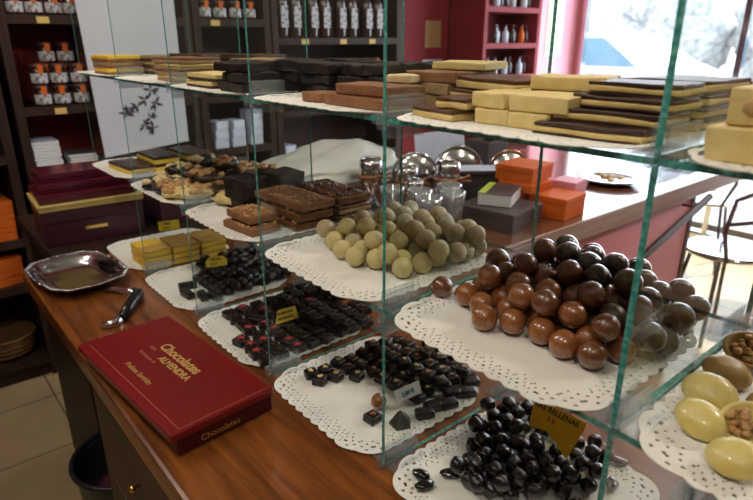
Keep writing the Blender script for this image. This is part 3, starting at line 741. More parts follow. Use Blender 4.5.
# ------------------------------------------------------------------ middle level, left bays
z1 = DZ[1]
def nutty_bar(name, size, base, loc, rz, label, group, seed, nutm='nut', n=26, side=None):
    t = thing(name, label, 'confection', loc, rz, group)
    lay = [('base', base)] if not side else [('base', side), ('upper', base)]
    z = 0
    for i, (pn, mt) in enumerate(lay):
        h = size[2]/len(lay); link('chocolate_base' if i == len(lay)-1 else 'pale_base', rounded_block(size[0], size[1], h-.0002, .002, mt, .0015, seed+i), t, (0, 0, z)); z += h
    rr = random.Random(seed); m = MB()
    for _ in range(n): m.sphere((rr.uniform(-.45, .45)*size[0], rr.uniform(-.45, .45)*size[1], size[2]+.0003), rr.uniform(.0018, .0032), 1.3, 1, .8, sub=1, amp=.3, seed=_, mtx=Matrix.Rotation(rr.uniform(0, 3), 4, 'Z'))
    obj('nut_topping', m, nutm, t); return t
Gn = 'nut-topped chocolate bars'
for i, (x, y, L, sx, sy, rz, lb) in enumerate(((-.395, .035, 0, .092, .060, .08, 'nut-topped bar lying lowest at the front left'), (-.402, .040, 1, .080, .055, .03, 'nut-topped bar stacked on the front left bar'))):
    nutty_bar('nut_bar', (sx, sy, .013), 'cocoa', (x, y, z1+L*.0172), rz, lb, Gn, i, n=70)
for L in range(3):
    nutty_bar('nut_bar', (.150, .072, .013), 'milk2' if L < 2 else 'cocoa', (-.395, .118+.003*L, z1+L*.0170), .06*L-.06, 'dark nut bar, %s of the middle stack' % ('bottom', 'second', 'top')[L], Gn, L+4, 'nut', 80, None)
    nutty_bar('nut_bar', (.150, .072, .013), 'milk2', (-.390, .200+.003*L, z1+L*.0170), .05-.05*L, 'dark nut bar, %s of the rear stack' % ('bottom', 'second', 'top')[L], Gn, L+14, 'nut' if L < 2 else 'black_c', 80, 'cocoa2' if L == 1 else None)
for L in range(3):
    bar('black_slab', (.062, .058, .020), [('slab', 1, 'slab')], (-.525, .095, z1+L*.0206), .1*L, 'black slab, %s of the stack left of the nut bars' % ('bottom', 'second', 'top')[L], 'black slabs beside the nut bars', seed=L, rough=.003)
    bar('black_slab', (.062, .07, .020), [('slab', 1, 'slab')], (-.520, .175, z1+L*.0206), .1*L, 'black slab, %s of the rear stack left of the nut bars' % ('bottom', 'second', 'top')[L], 'black slabs beside the nut bars', seed=L+5, rough=.003)
def cluster(loc, rz, s, base, nutm, label, group, seed, n=10):
    t = thing('nut_cluster', label, 'confection', loc, rz, group); rr = random.Random(seed)
    m = MB().sphere((0, 0, s*.20), 1, s*.62, s*.55, s*.22, sub=3, amp=.3, seed=seed, fr=2); obj('chocolate_base', m, base, t)
    m = MB()
    for k in range(n):
        a = rr.uniform(0, 6.28); d = math.sqrt(rr.random())*s*.46
        m.sphere((d*math.cos(a), d*math.sin(a), s*.43-d*.30), s*.15, 1.25, .9, .8, sub=2, amp=.15, seed=k, mtx=Matrix.Rotation(rr.uniform(0, 3), 4, 'Z') @ Matrix.Rotation(rr.uniform(-.6, .6), 4, 'X'))
    obj('nuts', m, nutm, t); return t
rn = random.Random(17); Gk = 'nut bark clusters'
cl = [(-.79, .005, 0), (-.735, .012, 1), (-.69, .010, 2), (-.655, .035, 2), (-.83, .045, 0), (-.775, .055, 0), (-.72, .060, 1), (-.665, .085, 1), (-.82, .100, 0), (-.76, .110, 0), (-.70, .115, 1), (-.65, .135, 1), (-.80, .160, 0), (-.735, .170, 1), (-.67, .180, 1), (-.78, .215, 1), (-.70, .225, 1)]
nm = ('bright', 'brown', 'pale')
for i, (x, y, kk) in enumerate(cl):
    cluster((x, y+.012, z1), rn.uniform(0, 6), .058, ('black_c', 'choc_layer', 'creamy')[kk], ('nutpale', 'nut', 'nut')[kk], '%s-nut %schocolate cluster, bottom layer, %s from the front in its bark tray' % (nm[kk], 'white ' if kk == 2 else 'dark ', ('1st', '2nd', '3rd', '4th', '5th', '6th', '7th', '8th', '9th', '10th', '11th', '12th', '13th', '14th', '15th', '16th', '17th')[i]), Gk, i)
for i, (x, y, kk, L) in enumerate(((-.80, .075, 0, 1), (-.745, .090, 1, 1), (-.69, .100, 1, 1), (-.79, .135, 0, 1), (-.73, .150, 0, 1), (-.67, .160, 1, 1), (-.76, .120, 0, 2), (-.70, .140, 1, 2), (-.72, .20, 1, 1), (-.66, .215, 1, 1))):
    cluster((x, y, z1+L*.0215), rn.uniform(0, 6), .056, ('black_c', 'choc_layer')[kk], ('nutpale', 'nut')[kk], 'dark %s-nut cluster, %s layer, %s counted from the front of the bark pile' % (nm[kk], ('second', 'third')[L-1], ('1st', '2nd', '3rd', '4th', '5th', '6th', '7th', '8th', '9th', '10th')[i]), Gk, i+30)
cluster((-.560, .085, z1+.001), .3, .060, 'creamy', 'nut', 'pale cream cluster with brown nuts left of the black slabs', Gk, 77)
# two-tone bars far left
for i, (x, y, L, a) in enumerate(((-1.02, .105, 0, .05), (-1.02, .190, 0, .02), (-1.02, .105, 1, .0), (-1.02, .190, 1, .06), (-1.03, .040, 0, .1))):
    bar('two_tone_bar', (.125, .065, .018), [('yellow_layer', .6, 'fudge'), ('chocolate_layer', .4, 'choc_layer')], (x, y, z1+L*.0185), a, ('yellow and dark bar, middle of the bottom layer in the leftmost bay', 'yellow and dark bar, rear of the bottom layer in the leftmost bay', 'yellow and dark bar on top, middle of the leftmost bay', 'yellow and dark bar on top, rear of the leftmost bay', 'yellow and dark bar nearest the front of the leftmost bay')[i], 'two-tone bars at far left', seed=i)

# fudge on the counter level
rn = random.Random(19)
z0 = DZ[0]
FL = []
for i in range(6):
    for L in range(3): FL.append((-1.065+(i % 2)*.052+.008*(i//2), .040+(i//2)*.072, L))
for i, (x, y, L) in enumerate(FL):
    yel = (i//3) in (0, 2) 
    bar('fudge_block', (.050, .068, .0155), [('yolk_layer', .72, 'fudge'), ('toasted_top', .28, 'fudgetop' if (not yel or L == 2) and i > 2 else 'fudge')], (x+.07, y, z0+L*.0158), rn.uniform(-.05, .05),
        'yellow fudge block, %s layer, %s %s of its stack' % (('bottom', 'middle', 'top')[L], ('front', 'centre', 'rear')[(i//3)//2], ('left', 'right')[(i//3) % 2]), 'yellow fudge blocks', seed=i)

# yellow nut-filled shells, right bay
def shell(loc, rot, s, mt, label, filled, seed):
    t = thing('filled_shell', label, 'confection', loc, 0, 'yellow nut-filled shells', rot=rot)
    t.scale = (s, s, s)
    prof = [(0, -.020), (.012, -.0185), (.020, -.013), (.0245, -.005), (.0255, .0), (.0240, .0022), (.021, .001), (.018, -.004), (0, -.006)]
    m = MB().lathe(prof, n=36); 
    for v in m.bm.verts: v.co.y *= .84; v.co.z *= .72; v.co += v.co.normalized()*.0008*noise.noise(v.co*120+Vector((seed, 0, 0)))
    obj('shell', m, mt, t)
    if filled:
        m = MB(); rr = random.Random(seed)
        for k in range(22):
            a = rr.uniform(0, 6.28); d = math.sqrt(rr.random())*.0165
            m.sphere((d*math.cos(a), d*math.sin(a)*.83, .0005+rr.uniform(-.001, .003)), rr.uniform(.003, .0048), 1.2, 1, .8, sub=1, amp=.3, seed=k)
        obj('nut_filling', m, 'nut', t)
    else:
        m = MB().lathe([(0, .0036), (.012, .003), (.019, .001), (.0175, -.003), (0, -.004)], n=24)
        for v in m.bm.verts: v.co.y *= .86
        obj('smooth_filling', m, 'choc_top', t)
    return t
sh = [((.338, .098), (3.68, .1, .35), .92, 'shell', 0, 'smooth yellow shell lying upside down, upper left of the shells'),
      ((.350, .050), (3.55, .25, -.1), .84, 'shell', 0, 'smooth yellow shell below the upper left one, nuts peeking out'),
      ((.388, .020), (3.5, -.1, .2), .84, 'shell', 0, 'yellow shell lowest at the front of its doily'),
      ((.379, .064), (.65, -.35, .5), .84, 'shell', 1, 'open shell full of brown nuts in the centre of the group'),
      ((.334, .146), (3.5, .2, .5), .88, 'shell2', 0, 'tan brownish shell behind the upper left yellow one'),
      ((.336, .196), (.6, .1, .3), .95, 'shell2', 1, 'open nut-filled shell at the back left of the group'),
      ((.384, .118), (3.5, -.2, .2), .88, 'shell2', 0, 'tan shell lying upside down at the right edge'),
      ((.392, .180), (.5, .1, .5), .95, 'shell', 1, 'open nut-filled shell at the back right'),
      ((.440, .120), (2.9, 0, .9), .95, 'shell', 0, 'yellow shell at the far right beyond the open one'),
      ((.450, .060), (.4, 0, .9), .95, 'shell', 1, 'open nut-filled shell at the far right front'),
      ((.445, .190), (3.0, 0, .2), .95, 'shell2', 0, 'tan shell at the far right back')]
for i, ((x, y), r_, s, mt, fl, lb) in enumerate(sh):
    up_ = abs(r_[0]) < 1.5
    shell((x, y, z1+(.0185 if up_ else .0110)), r_, s, mt, lb, fl, i)

# ------------------------------------------------------------------ signs
def sign(loc, rz, w_, h, mt, label, lines, tm='ink', poly=None, lean=.25, size=.006, edge=None):
    t = thing('price_card', label, 'price card', loc, 0, 'price cards'); t.rotation_euler = (-lean, 0, rz)
    m = MB(); mt4 = Matrix.Rotation(PI/2, 4, 'X')
    m.prism(poly or [(-w_/2, 0), (w_/2, 0), (w_/2, h), (-w_/2, h)], -.0004, .0004, mtx=mt4); obj('card', m, mt, t)
    for i, (s, x, z, sz, cm_) in enumerate(lines):
        text('lettering', s, cm_, t, sz, Matrix.Translation((x, -.0007, z)) @ mt4, 'LEFT', .0002, bold=.0002)
    m = MB().box(-.012, .012, .0008, .010, -.001, .001); obj('holder', m, 'acrylic', t)
    return t
sign((.138, .176, .036), 0, .07, .045, 'amber', 'torn-edged amber card with red border reading RELLENAS above the dark cherries',
     [('KAS RELLENAS', -.037, .0345, .0105, 'ink'), ('3 €', -.012, .0230, .0090, 'star')], poly=[(-.033, .004), (-.008, .010), (.008, .004), (.032, -.010), (.0405, .036), (.0400, .046), (-.040, .046)], lean=.5)
sign((-.070, .114, .022), 1.52, .050, .020, 'white', 'small white price card with violet print in a dark frame among the square chocolates', [('2,80 €', -.013, .006, .0095, 'blue')], lean=.4)
sign((-.425, .112, .018), 1.5, .050, .026, 'yellow', 'yellow trapezoid price card standing among the red-star bonbons', [('BOMBONES', -.017, .0165, .0062, 'ink'), ('ARTESANOS', -.019, .0060, .0062, 'ink')], poly=[(-.026, 0), (.026, 0), (.023, .026), (-.016, .026)], lean=.3)
sign((-.735, .112, .042), 1.25, .050, .026, 'yellow', 'yellow rounded price card among the rough black bonbons', [('TRUFAS', -.014, .0145, .0070, 'ink'), ('3,50 €', -.014, .0050, .0062, 'ink')], poly=[(-.024, 0), (.024, 0), (.026, .015), (.016, .024), (-.014, .024), (-.025, .014)], lean=.4)
sign((-1.055, .125, .0505), 1.3, .055, .026, 'yellow', 'yellow price card standing on the fudge blocks', [('YEMA', -.016, .015, .0085, 'ink'), ('3,20 €', -.016, .004, .0070, 'ink')], lean=.2)

# ------------------------------------------------------------------ red gift box
rb = thing('gift_box', 'large flat dark red chocolate gift box with gold lettering on the counter corner', 'gift box', (-.545, -.2445, 0), .080)
BL, BW, BH = .354, .170, .041
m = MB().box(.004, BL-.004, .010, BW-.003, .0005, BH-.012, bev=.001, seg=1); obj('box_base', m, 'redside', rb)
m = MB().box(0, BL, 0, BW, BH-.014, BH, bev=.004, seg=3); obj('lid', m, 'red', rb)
m = MB()
i_ = .016
for a in ((i_, BL-i_*.4, i_, i_+.0008), (BL-i_*.4-.0008, BL-i_*.4, i_, BW-.004)): m.box(*a, BH-.0002, BH+.0004)
obj('gold_line', m, 'goldline', rb)
zt = Matrix.Translation
text('title_lettering', 'Chocolates', 'gold', rb, .0275, zt((.108, .100, BH+.0003)), ext=.0003, bold=.0007)
text('subtitle_lettering', 'ALMENDRA', 'gold', rb, .0185, zt((.145, .080, BH+.0003)), ext=.0003, bold=.0005)
text('small_lettering', 'con', 'goldpink', rb, .013, zt((.096, .088, BH+.0003)), ext=.0003)
text('small_lettering', 'Bombones de', 'goldpink', rb, .0105, zt((.098, .068, BH+.0003)), ext=.0003)
text('maker_lettering', 'Pralines Surtidas', 'gold', rb, .0135, zt((.122, .034, BH+.0003)), ext=.0003)
text('side_lettering', 'Chocolates', 'fudgetop', rb, .014, zt((BL-.0036, .045, .007)) @ Matrix.Rotation(PI/2, 4, 'Z') @ Matrix.Rotation(PI/2, 4, 'X'), ext=.0003)

# ------------------------------------------------------------------ silver tray and tongs
t = thing('silver_tray', 'ornate rectangular silver tray with beaded rim at the far counter corner', 'tray', (-.972, -.140, 0), .12)
def sup(a, ax, ay, p=3.2):
    c, s = math.cos(a), math.sin(a)
    return ax*math.copysign(abs(c)**(2/p), c), ay*math.copysign(abs(s)**(2/p), s)
m = MB(); N = 72; rings = []
for (k, z) in ((0, .003), (.55, .003), (.66, .004), (.74, .010), (.82, .020), (.92, .024), (.985, .026), (1.0, .024), (.97, .021), (.80, .016), (.70, .002), (.62, .0), (0, .0)):
    if k == 0: rings.append([m.bm.verts.new((0, 0, z))]); continue
    rings.append([m.bm.verts.new((*[c*(k+(.018*math.cos(a*12) if k > .9 else 0)) for c in sup(a, .128, .092)], z)) for a in [2*PI*i/N for i in range(N)]])
for a, b in zip(rings, rings[1:]):
    for k in range(N):
        k2 = (k+1) % N
        vs = [a[0], b[k], b[k2]] if len(a) == 1 else ([a[k2], a[k], b[0]] if len(b) == 1 else [a[k], b[k], b[k2], a[k2]])
        m.bm.faces.new(vs).smooth = True
obj('dish', m, 'silver', t)
m = MB()
for i in range(60):
    a = 2*PI*i/60; x, y = sup(a, .128*(1+.018*math.cos(a*12)), .092*(1+.018*math.cos(a*12))); m.sphere((x, y, .0265), .0042, 1, 1, .8, sub=1)
m.tube([(*sup(2*PI*i/120, .128*(1+.018*math.cos(24*PI*i/120)), .092*(1+.018*math.cos(24*PI*i/120))), .0262) for i in range(120)], .0022, n=6, closed=True)
obj('beaded_rim', m, 'silver', t)
t = thing('serving_tongs', 'silver and black serving tongs lying between the silver tray and red box', 'tongs', (0, 0, 0))
m = MB().tube([(-.870, -.135, .006), (-.825, -.095, .012), (-.790, -.078, .014), (-.768, -.070, .013)], [.004, .006, .007, .008], n=10); obj('arm', m, 'silver', t)
m = MB().tube([(-.785, -.066, .013), (-.765, -.066, .013), (-.750, -.075, .013), (-.720, -.098, .011), (-.672, -.132, .008)], [.009, .013, .013, .012, .010], n=10); obj('handle', m, 'black', t)
m = MB().tube([(-.676, -.130, .008), (-.660, -.150, .007), (-.665, -.175, .006)], [.010, .010, .006], n=10); obj('end_cap', m, 'silver', t)

# ------------------------------------------------------------------ maroon boxes beyond the counter end
def gbox(name, loc, rz, L, W, H, mt, label, group=None, lidh=None, cat='box', clasp=False, lidm=None):
    t = thing(name, label, cat, loc, rz, group)
    lh = lidh or H*.35
    m = MB().box(-L/2+.002, L/2-.002, -W/2+.002, W/2-.002, 0, H-lh, bev=.001, seg=1); obj('box_base', m, mt, t)
    m = MB().box(-L/2, L/2, -W/2, W/2, H-lh, H-.0004, bev=.003, seg=2); obj('lid', m, lidm or mt, t)
    if clasp:
        m = MB().box(L/2-.0005, L/2+.0015, -.03, .03, H*.36, H*.46, bev=.0005, seg=1); obj('gold_clasp', m, 'brass', t)
    return t
a_ = -.06
gbox('maroon_box', (-1.405, .285, .0005), .06, .28, .235, .088, 'plum', 'plum box beside the tall maroon stack, behind the yellow fudge', None, clasp=False)
gbox('maroon_box', (-1.355, -.005, .0005), a_, .20, .27, .100, 'plum', 'plum box with gold clasp at the bottom of the maroon stack', 'maroon boxes', clasp=True)
gbox('cream_box', (-1.355, -.005, .1010), a_, .21, .28, .018, 'cream_box', 'thin cream box under the three shiny maroon boxes')
for i in range(3):
    gbox('maroon_box', (-1.362-.016*i, -.008+.003*i, .1195+i*.0242), a_, .19-.026*i, .262-.014*i, .024, 'maroon', 'shiny maroon box, %s of three above the cream box' % ('lowest', 'middle', 'top')[i], 'maroon boxes', lidh=.016)

# ------------------------------------------------------------------ bookcases along the left wall
def bookcase(y0, y1, shelves, label, back='redback', x0=-2.60, x1=-2.28, top=1.35, wood='dark'):
    t = thing('bookcase', label, 'bookcase', (0, 0, 0))
    for y in (y0, y1-.035): m = MB().box(x0, x1, y, y+.035, -.92, top); obj('side_panel', m, wood, t)
    m = MB().box(x0+.002, x0+.015, y0+.035, y1-.035, -.92, top); obj('back_panel', m, back, t)
    for z in shelves: m = MB().box(x0+.016, x1, y0+.036, y1-.036, z-.035, z); obj('shelf', m, wood, t)
    m = MB().box(x0+.016, x1-.02, y0+.036, y1-.036, -.92, -.86); obj('plinth', m, 'dark', t)
    return t
SH = (-.82, -.50, -.28, .02, .285, .64, 1.0)
bookcase(-1.1, -.03, (-.82, -.46, -.255, .10, .45, .80), 'dark wooden bookcase at the left edge holding orange boxes', 'darkback')
bookcase(0.0, .78, SH, 'dark wooden bookcase with red back holding jars and booklets')
bookcase(.79, 1.20, SH, 'narrow dark bookcase just right of the white poster', 'darkback')
bookcase(1.21, 2.10, (-.82, -.45, -.1, .18, .36, .555, 1.0), 'dark bookcase with label-fronted bottles in the back', 'darkback')
def make_jar():
    t = thing('preserve_jar', '', 'jar')
    m = MB().lathe([(0, 0), (.030, 0), (.033, .004), (.033, .052), (.028, .060), (.027, .064), (0, .064)], n=20); obj('glass_body', m, 'jar', t)
    m = MB().lathe([(0, .0645), (.029, .0645), (.030, .067), (.030, .080), (.028, .082), (0, .082)], n=20); ld = obj('lid', m, 'lid', t)
    m = MB()
    n = 10
    for i in range(n):
        a0 = -PI*.42+i*PI*.84/n; a1 = a0+PI*.84/n; R = .0336
        vs = [m.bm.verts.new((R*math.cos(a), R*math.sin(a), z)) for a, z in ((a0, .008), (a1, .008), (a1, .046), (a0, .046))]; m.bm.faces.new(vs)
    ex = bmesh.ops.extrude_face_region(m.bm, geom=list(m.bm.faces))
    for v in ex['geom']:
        if isinstance(v, bmesh.types.BMVert): v.co.x += .0006
    obj('paper_label', m, 'label_print', t)
    m = MB().box(.0310, .0345, -.010, .010, .046, .078).box(-.005, .032, -.010, .010, .0822, .0830); obj('orange_seal', m, 'orange', ld)
    return reg(t)
jar = make_jar(); G = 'jars on the shelves'
def jars(y0, n, dy, x, z, rowname):
    for i in range(n):
        place(jar, (x, y0+i*dy, z), (0, 0, random.Random(i).uniform(-.15, .15)), 'dark white-labelled jar, %s from left %s' % (('first', 'second', 'third', 'fourth', 'fifth')[i], rowname), G)
jars(.118, 3, .075, -2.325, .2855, 'in the lower row of the jar shelf')
jars(.118, 3, .075, -2.325, .2855+.084, 'stacked in the second row of the jar shelf')
jars(.155, 2, .075, -2.40, .2855, 'standing behind the lower row of the jar shelf')
jars(.155, 2, .075, -2.40, .2855+.084, 'behind the second row of the jar shelf')
jars(.175, 2, .075, -2.40, .2855+.168, 'at the very top of the jar pile')
jars(.076, 4, .070, -2.325, .6405, 'on the upper shelf beside the poster')
jars(.866, 4, .080, -2.325, .6405, 'on the upper shelf right of the poster')
def shelf_label(y, z, label, w_=.045, h=.025, x=-2.2785):
    m = MB().box(x, x+.0015, y-w_/2, y+w_/2, z-h/2, z+h/2); tag(obj('shelf_label', m, 'labely'), label, 'label', 'yellow shelf labels')
shelf_label(.162, .620, 'small yellow label on the upper shelf edge above the jar pile')
shelf_label(.168, .264, 'small yellow label under the jar pile')
shelf_label(.125, -.005, 'small yellow label under the booklets')
shelf_label(.81+.09, .620, 'yellow label on the shelf edge right of the poster')
shelf_label(1.405, .535, 'left one of three pale labels under the bottles'); shelf_label(1.66, .535, 'middle one of three pale labels under the bottles'); shelf_label(1.87, .535, 'right one of three pale labels under the bottles')
rn = random.Random(23)
for i in range(9):
    m = MB().box(-.075, .075, -.052, .052, 0, .0125, bev=.001, seg=1)
    t = thing('booklet', 'white booklet, number %s from the bottom of the tall booklet stack' % ('one', 'two', 'three', 'four', 'five', 'six', 'seven', 'eight', 'nine')[i], 'booklet', (-2.375, .092, .0205+i*.0133), rn.uniform(-.05, .05), 'white booklets')
    obj('pages', m, 'white', t); m = MB().box(-.076, .0765, -.053, .053, .0126, .0130); obj('cover', m, 'bluewhite', t)
for i in range(4):
    m = MB().box(-.075, .075, -.055, .055, 0, .0125, bev=.001, seg=1)
    t = thing('booklet', 'white booklet, %s of the low stack beside the tall one' % ('bottom', 'second', 'third', 'top')[i], 'booklet', (-2.375, .235, .0205+i*.0133), rn.uniform(-.1, .1), 'white booklets')
    obj('pages', m, 'white', t); m = MB().box(-.076, .0765, -.056, .056, .0126, .0130); obj('cover', m, 'ink', t)
# orange boxes in the left bookcase
wds = ('bottom', 'second', 'third', 'fourth')
for i in range(3): gbox('orange_box', (-2.37, -.165, -.2545+i*.056), .04*i, .16, .17, .055, 'orange', 'orange box, %s of the stack in the left bookcase' % wds[i], 'orange boxes in the left bookcase')
for i in range(2): gbox('orange_box', (-2.38, -.160, -.4595+i*.061), .2, .15, .13, .060, 'orange', 'orange box, %s of the pair on the lower shelf near the counter end' % ('lower', 'upper')[i], 'orange boxes in the left bookcase')
for i in range(5): gbox('cream_carton', (-2.39, -.175, .1005+i*.028), .02*i, .14, .14, .027, 'cream_box', 'cream carton, %s of the stack at the left edge' % ('bottom', 'second', 'third', 'fourth', 'top')[i], 'cream cartons')
# wicker basket
t = thing('wicker_basket', 'round wicker basket on the lowest shelf at the far left', 'basket', (-2.42, -.200, -.8195))
m = MB().lathe([(0, 0), (.085, 0), (.10, .01), (.118, .10), (.108, .10), (.092, .012), (0, .008)], n=48, wave=lambda a, i: .02*math.sin(a*24)*(1 if i in (2, 3) else 0))
obj('woven_body', m, 'wicker', t)
m = MB()
for q in range(3): m.tube([((.119+.004*math.sin(i*.9+q*2))*math.cos(2*PI*i/60), (.119+.004*math.sin(i*.9+q*2))*math.sin(2*PI*i/60), .101+.004*math.cos(i*.9+q*2)) for i in range(60)], .004, n=6, closed=True)
for z in (.025, .045, .065, .085): m.tube([((.103+.17*z)*math.cos(2*PI*i/60), (.103+.17*z)*math.sin(2*PI*i/60), z+.002*math.sin(i*1.6)) for i in range(60)], .0035, n=6, closed=True)
obj('braided_rim', m, 'wicker', t)
# poster
t = thing('poster', 'white poster with black leaf-like drawing hanging on the bookcase front', 'poster', (-2.262, .50, .05)); t.rotation_euler = (0, .0, .0)
m = MB()
vs = [(-.19, 0), (.20, .035), (.20, .75), (-.215, .735)]
mx_ = Matrix(((0, 0, 1, 0), (1, 0, 0, 0), (0, 1, 0, 0), (0, 0, 0, 1)))
m.prism(vs, -.0015, .0015, mtx=mx_); obj('sheet', m, 'poster', t)
m = MB(); rn = random.Random(29)
for c in ((-.055, .19), (-.02, .21), (.015, .24), (.05, .28), (.06, .22), (.0, .13), (.04, .11), (-.075, .185), (.03, .16)):
    for k in range(8):
        a = rn.uniform(0, 6.28); l = rn.uniform(.018, .045)
        p = [(c[0], c[1]), (c[0]+l*.5*math.cos(a-.35), c[1]+l*.5*math.sin(a-.35)), (c[0]+l*math.cos(a), c[1]+l*math.sin(a)), (c[0]+l*.5*math.cos(a+.35), c[1]+l*.5*math.sin(a+.35))]
        m.prism(p, .0018+.0001*k, .0022+.0001*k, mtx=mx_)
obj('drawing', m, 'ink', t)
# bottles
def make_bottle():
    t = thing('labelled_bottle', '', 'bottle')
    m = MB().lathe([(0, 0), (.032, 0), (.034, .005), (.034, .17), (.028, .20), (.013, .225), (.012, .27), (0, .27)], n=20); obj('glass_body', m, 'bottle', t)
    m = MB().box(.0335, .0350, -.022, .022, .05, .155); obj('paper_label', m, 'label_print', t)
    m = MB().lathe([(0, .2705), (.0135, .2705), (.0135, .30), (0, .30)], n=16); obj('cap', m, 'lid', t)
    return reg(t)
bot = make_bottle()
for i, y in enumerate((1.30, 1.38, 1.49, 1.57, 1.68, 1.76, 1.87, 1.95)):
    place(bot, (-2.335, y, .5555), (0, 0, 0), 'dark bottle with white label, %s from the left on the bottle shelf' % ('first', 'second', 'third', 'fourth', 'fifth', 'sixth', 'seventh', 'eighth')[i], 'bottles in the back bookcase')
jars2 = [(1.30+.08*i, .3605) for i in range(9)]
for i, (y, z) in enumerate(jars2): place(jar, (-2.34, y, z), (0, 0, 0), 'small jar, %s from the left under the bottle shelf' % ('1st', '2nd', '3rd', '4th', '5th', '6th', '7th', '8th', '9th')[i], G)
def packs(y, n, z, bc, w_=.075):
    for i in range(n):
        m = MB().box(-.05, .05, -w_/2, w_/2, 0, .045, bev=.002, seg=1); t = thing('white_pack', 'bluish white pack, %s of the %s' % (('bottom', 'second', 'third', 'top')[i], bc), 'pack', (-2.345, y, z+i*.0455), .1*i, 'white packs on the dark shelves')
        ct = obj('carton', m, 'bluewhite', t); m = MB().box(.0502, .0508, -w_*.35, w_*.35, .012, .03); obj('print', m, 'poster', ct)
packs(.89, 3, .0205, 'first pack stack right of the poster'); packs(.985, 3, .0205, 'second pack stack right of the poster'); packs(1.09, 4, .0205, 'tall third pack stack', .07)
packs(1.29, 2, -.0995+.15-.15, 'short pack stack in the bottle bookcase')
# ------------------------------------------------------------------ far shelf unit, notices
t = bookcase(2.86, 3.50, (-.82, -.4, .0, .30, .52, .76, 1.02), 'red-backed shelf unit with small bottles beside the pink pillar', 'redwall', wood='redwall')
rn = random.Random(31)
def make_small(mt):
    t = thing('small_bottle', '', 'bottle')
    m = MB().lathe([(0, 0), (.022, 0), (.024, .004), (.024, .07), (.010, .09), (.009, .11), (0, .11)], n=14); obj('glass_body', m, mt, t)
    m = MB().lathe([(0, .1105), (.011, .1105), (.011, .125), (0, .125)], n=12); obj('cap', m, 'lid', t)
    return reg(t)
smb = [make_small('bluewhite'), make_small('bottle'), make_small('orange'), make_small('poster')]; wv = ('pale blue', 'dark', 'orange', 'whitish')
for zi, z in enumerate((.30, .52, .76)):
    for i in range(7):
        k = rn.randrange(4)
        place(smb[k], (-2.34+rn.uniform(-.03, .03), 2.93+i*.083, z+.0005), (0, 0, 0), '%s small bottle, %s from the left on the %s shelf beside the pink pillar' % (wv[k], ('1st', '2nd', '3rd', '4th', '5th', '6th', '7th')[i], ('lower', 'middle', 'upper')[zi]), 'small bottles on the red shelf unit')
def notice(name, x, y, z, w_, h, mt, label):
    m = MB().box(x, x+.003, y-w_/2, y+w_/2, z-h/2, z+h/2, bev=.0005, seg=1); tag(obj(name, m, mt), label, 'notice')
notice('notice', X1+.001, 2.71, .58, .16, .18, 'cocoa2', 'brown framed notice on the red wall')
notice('notice', X1+.001, 2.71, .34, .20, .14, 'bluewhite', 'pale blue notice lower on the red wall')
notice('notice', -2.3995, 3.86, .63, .22, .42, 'skin_paper', 'pale green notice on the pink pillar beside the window')

# ------------------------------------------------------------------ things on the bar counter
for i, (x, y, z, rz, L_, W_, H_, lb) in enumerate(((-.555, 1.235, .0005, .10, .135, .14, .072, 'lower right orange box on the bar counter'), (-.66, 1.20, .0730, .05, .13, .13, .030, 'orange box lying second in the bar stack'), (-.68, 1.215, .1035, .15, .14, .15, .052, 'topmost orange box on the bar counter'))):
    gbox('orange_box', (x, y, z), rz, L_, W_, H_, 'orange', lb, 'orange boxes on the bar', lidh=.02)
gbox('orange_box', (-.695, 1.20, .0005), .1, .13, .14, .072, 'orange', 'lower left orange box on the bar counter', 'orange boxes on the bar', lidh=.02)
gbox('white_box', (-.60, 1.37, .0005), .15, .09, .10, .09, 'pink', 'small pale pink box behind the orange boxes on the bar', None)
gbox('grey_box', (-.62, 1.02, .0005), .15, .20, .19, .060, 'greybox', 'long dark grey box lying in front of the orange boxes', None)
t = thing('paperback_book', 'thick paperback with lime spine stripe on the grey box', 'book', (-.64, 1.04, .0610), .45)
m = MB().box(-.052, .052, -.075, .075, .001, .038, bev=.001, seg=1); obj('pages', m, 'white', t)
m = MB().box(-.053, .053, -.0765, .076, .0382, .0395); obj('cover', m, 'greybox', t)
m = MB().box(-.053, -.030, -.0765, .076, .0396, .0400); obj('cover_stripe', m, 'green', t)
t = thing('open_laptop_tray', 'thin dark slab with bright blue-white top edge behind the book', 'tray', (-.80, 1.18, .11), .9); t.name = 'serving_slab'
m = MB().box(-.13, .13, -.05, .05, 0, .012, bev=.002); obj('slab', m, 'ink', t); m = MB().box(-.128, .128, -.048, .048, .0122, .0132); obj('bright_inlay', m, 'bluewhite', t)
m = MB().box(-.10, .10, -.04, .04, -.109, -.0005); obj('foot', m, 'ink', t)
def lobj(name, loc, prof, mt, label, cat, n=28, wave=None, extra=None, group=None):
    t = thing(name, label, cat, loc, 0, group); m = MB().lathe(prof, n=n, wave=wave); obj('body', m, mt, t)
    if extra: extra(t)
    return t
def ribbon(z, r, mt='cocoa'):
    def f(t):
        m = MB().tube([(r*math.cos(2*PI*i/24), r*math.sin(2*PI*i/24), z) for i in range(24)], .006, n=6, closed=True)
        for s in (-1, 1): m.tube([(r, 0, z), (r+.02, s*.03, z+.015), (r+.022, s*.045, z-.005), (r, 0, z)], .005, n=6)
        obj('ribbon', m, mt, t)
    return f
vase = [(0, 0), (.030, 0), (.034, .006), (.014, .03), (.012, .05), (.035, .08), (.045, .12), (.040, .155), (.032, .17), (.028, .165), (.038, .12), (.01, .08), (0, .08)]
tumb = [(0, 0), (.030, 0), (.036, .10), (.038, .12), (.034, .12), (.028, .01), (0, .008)]
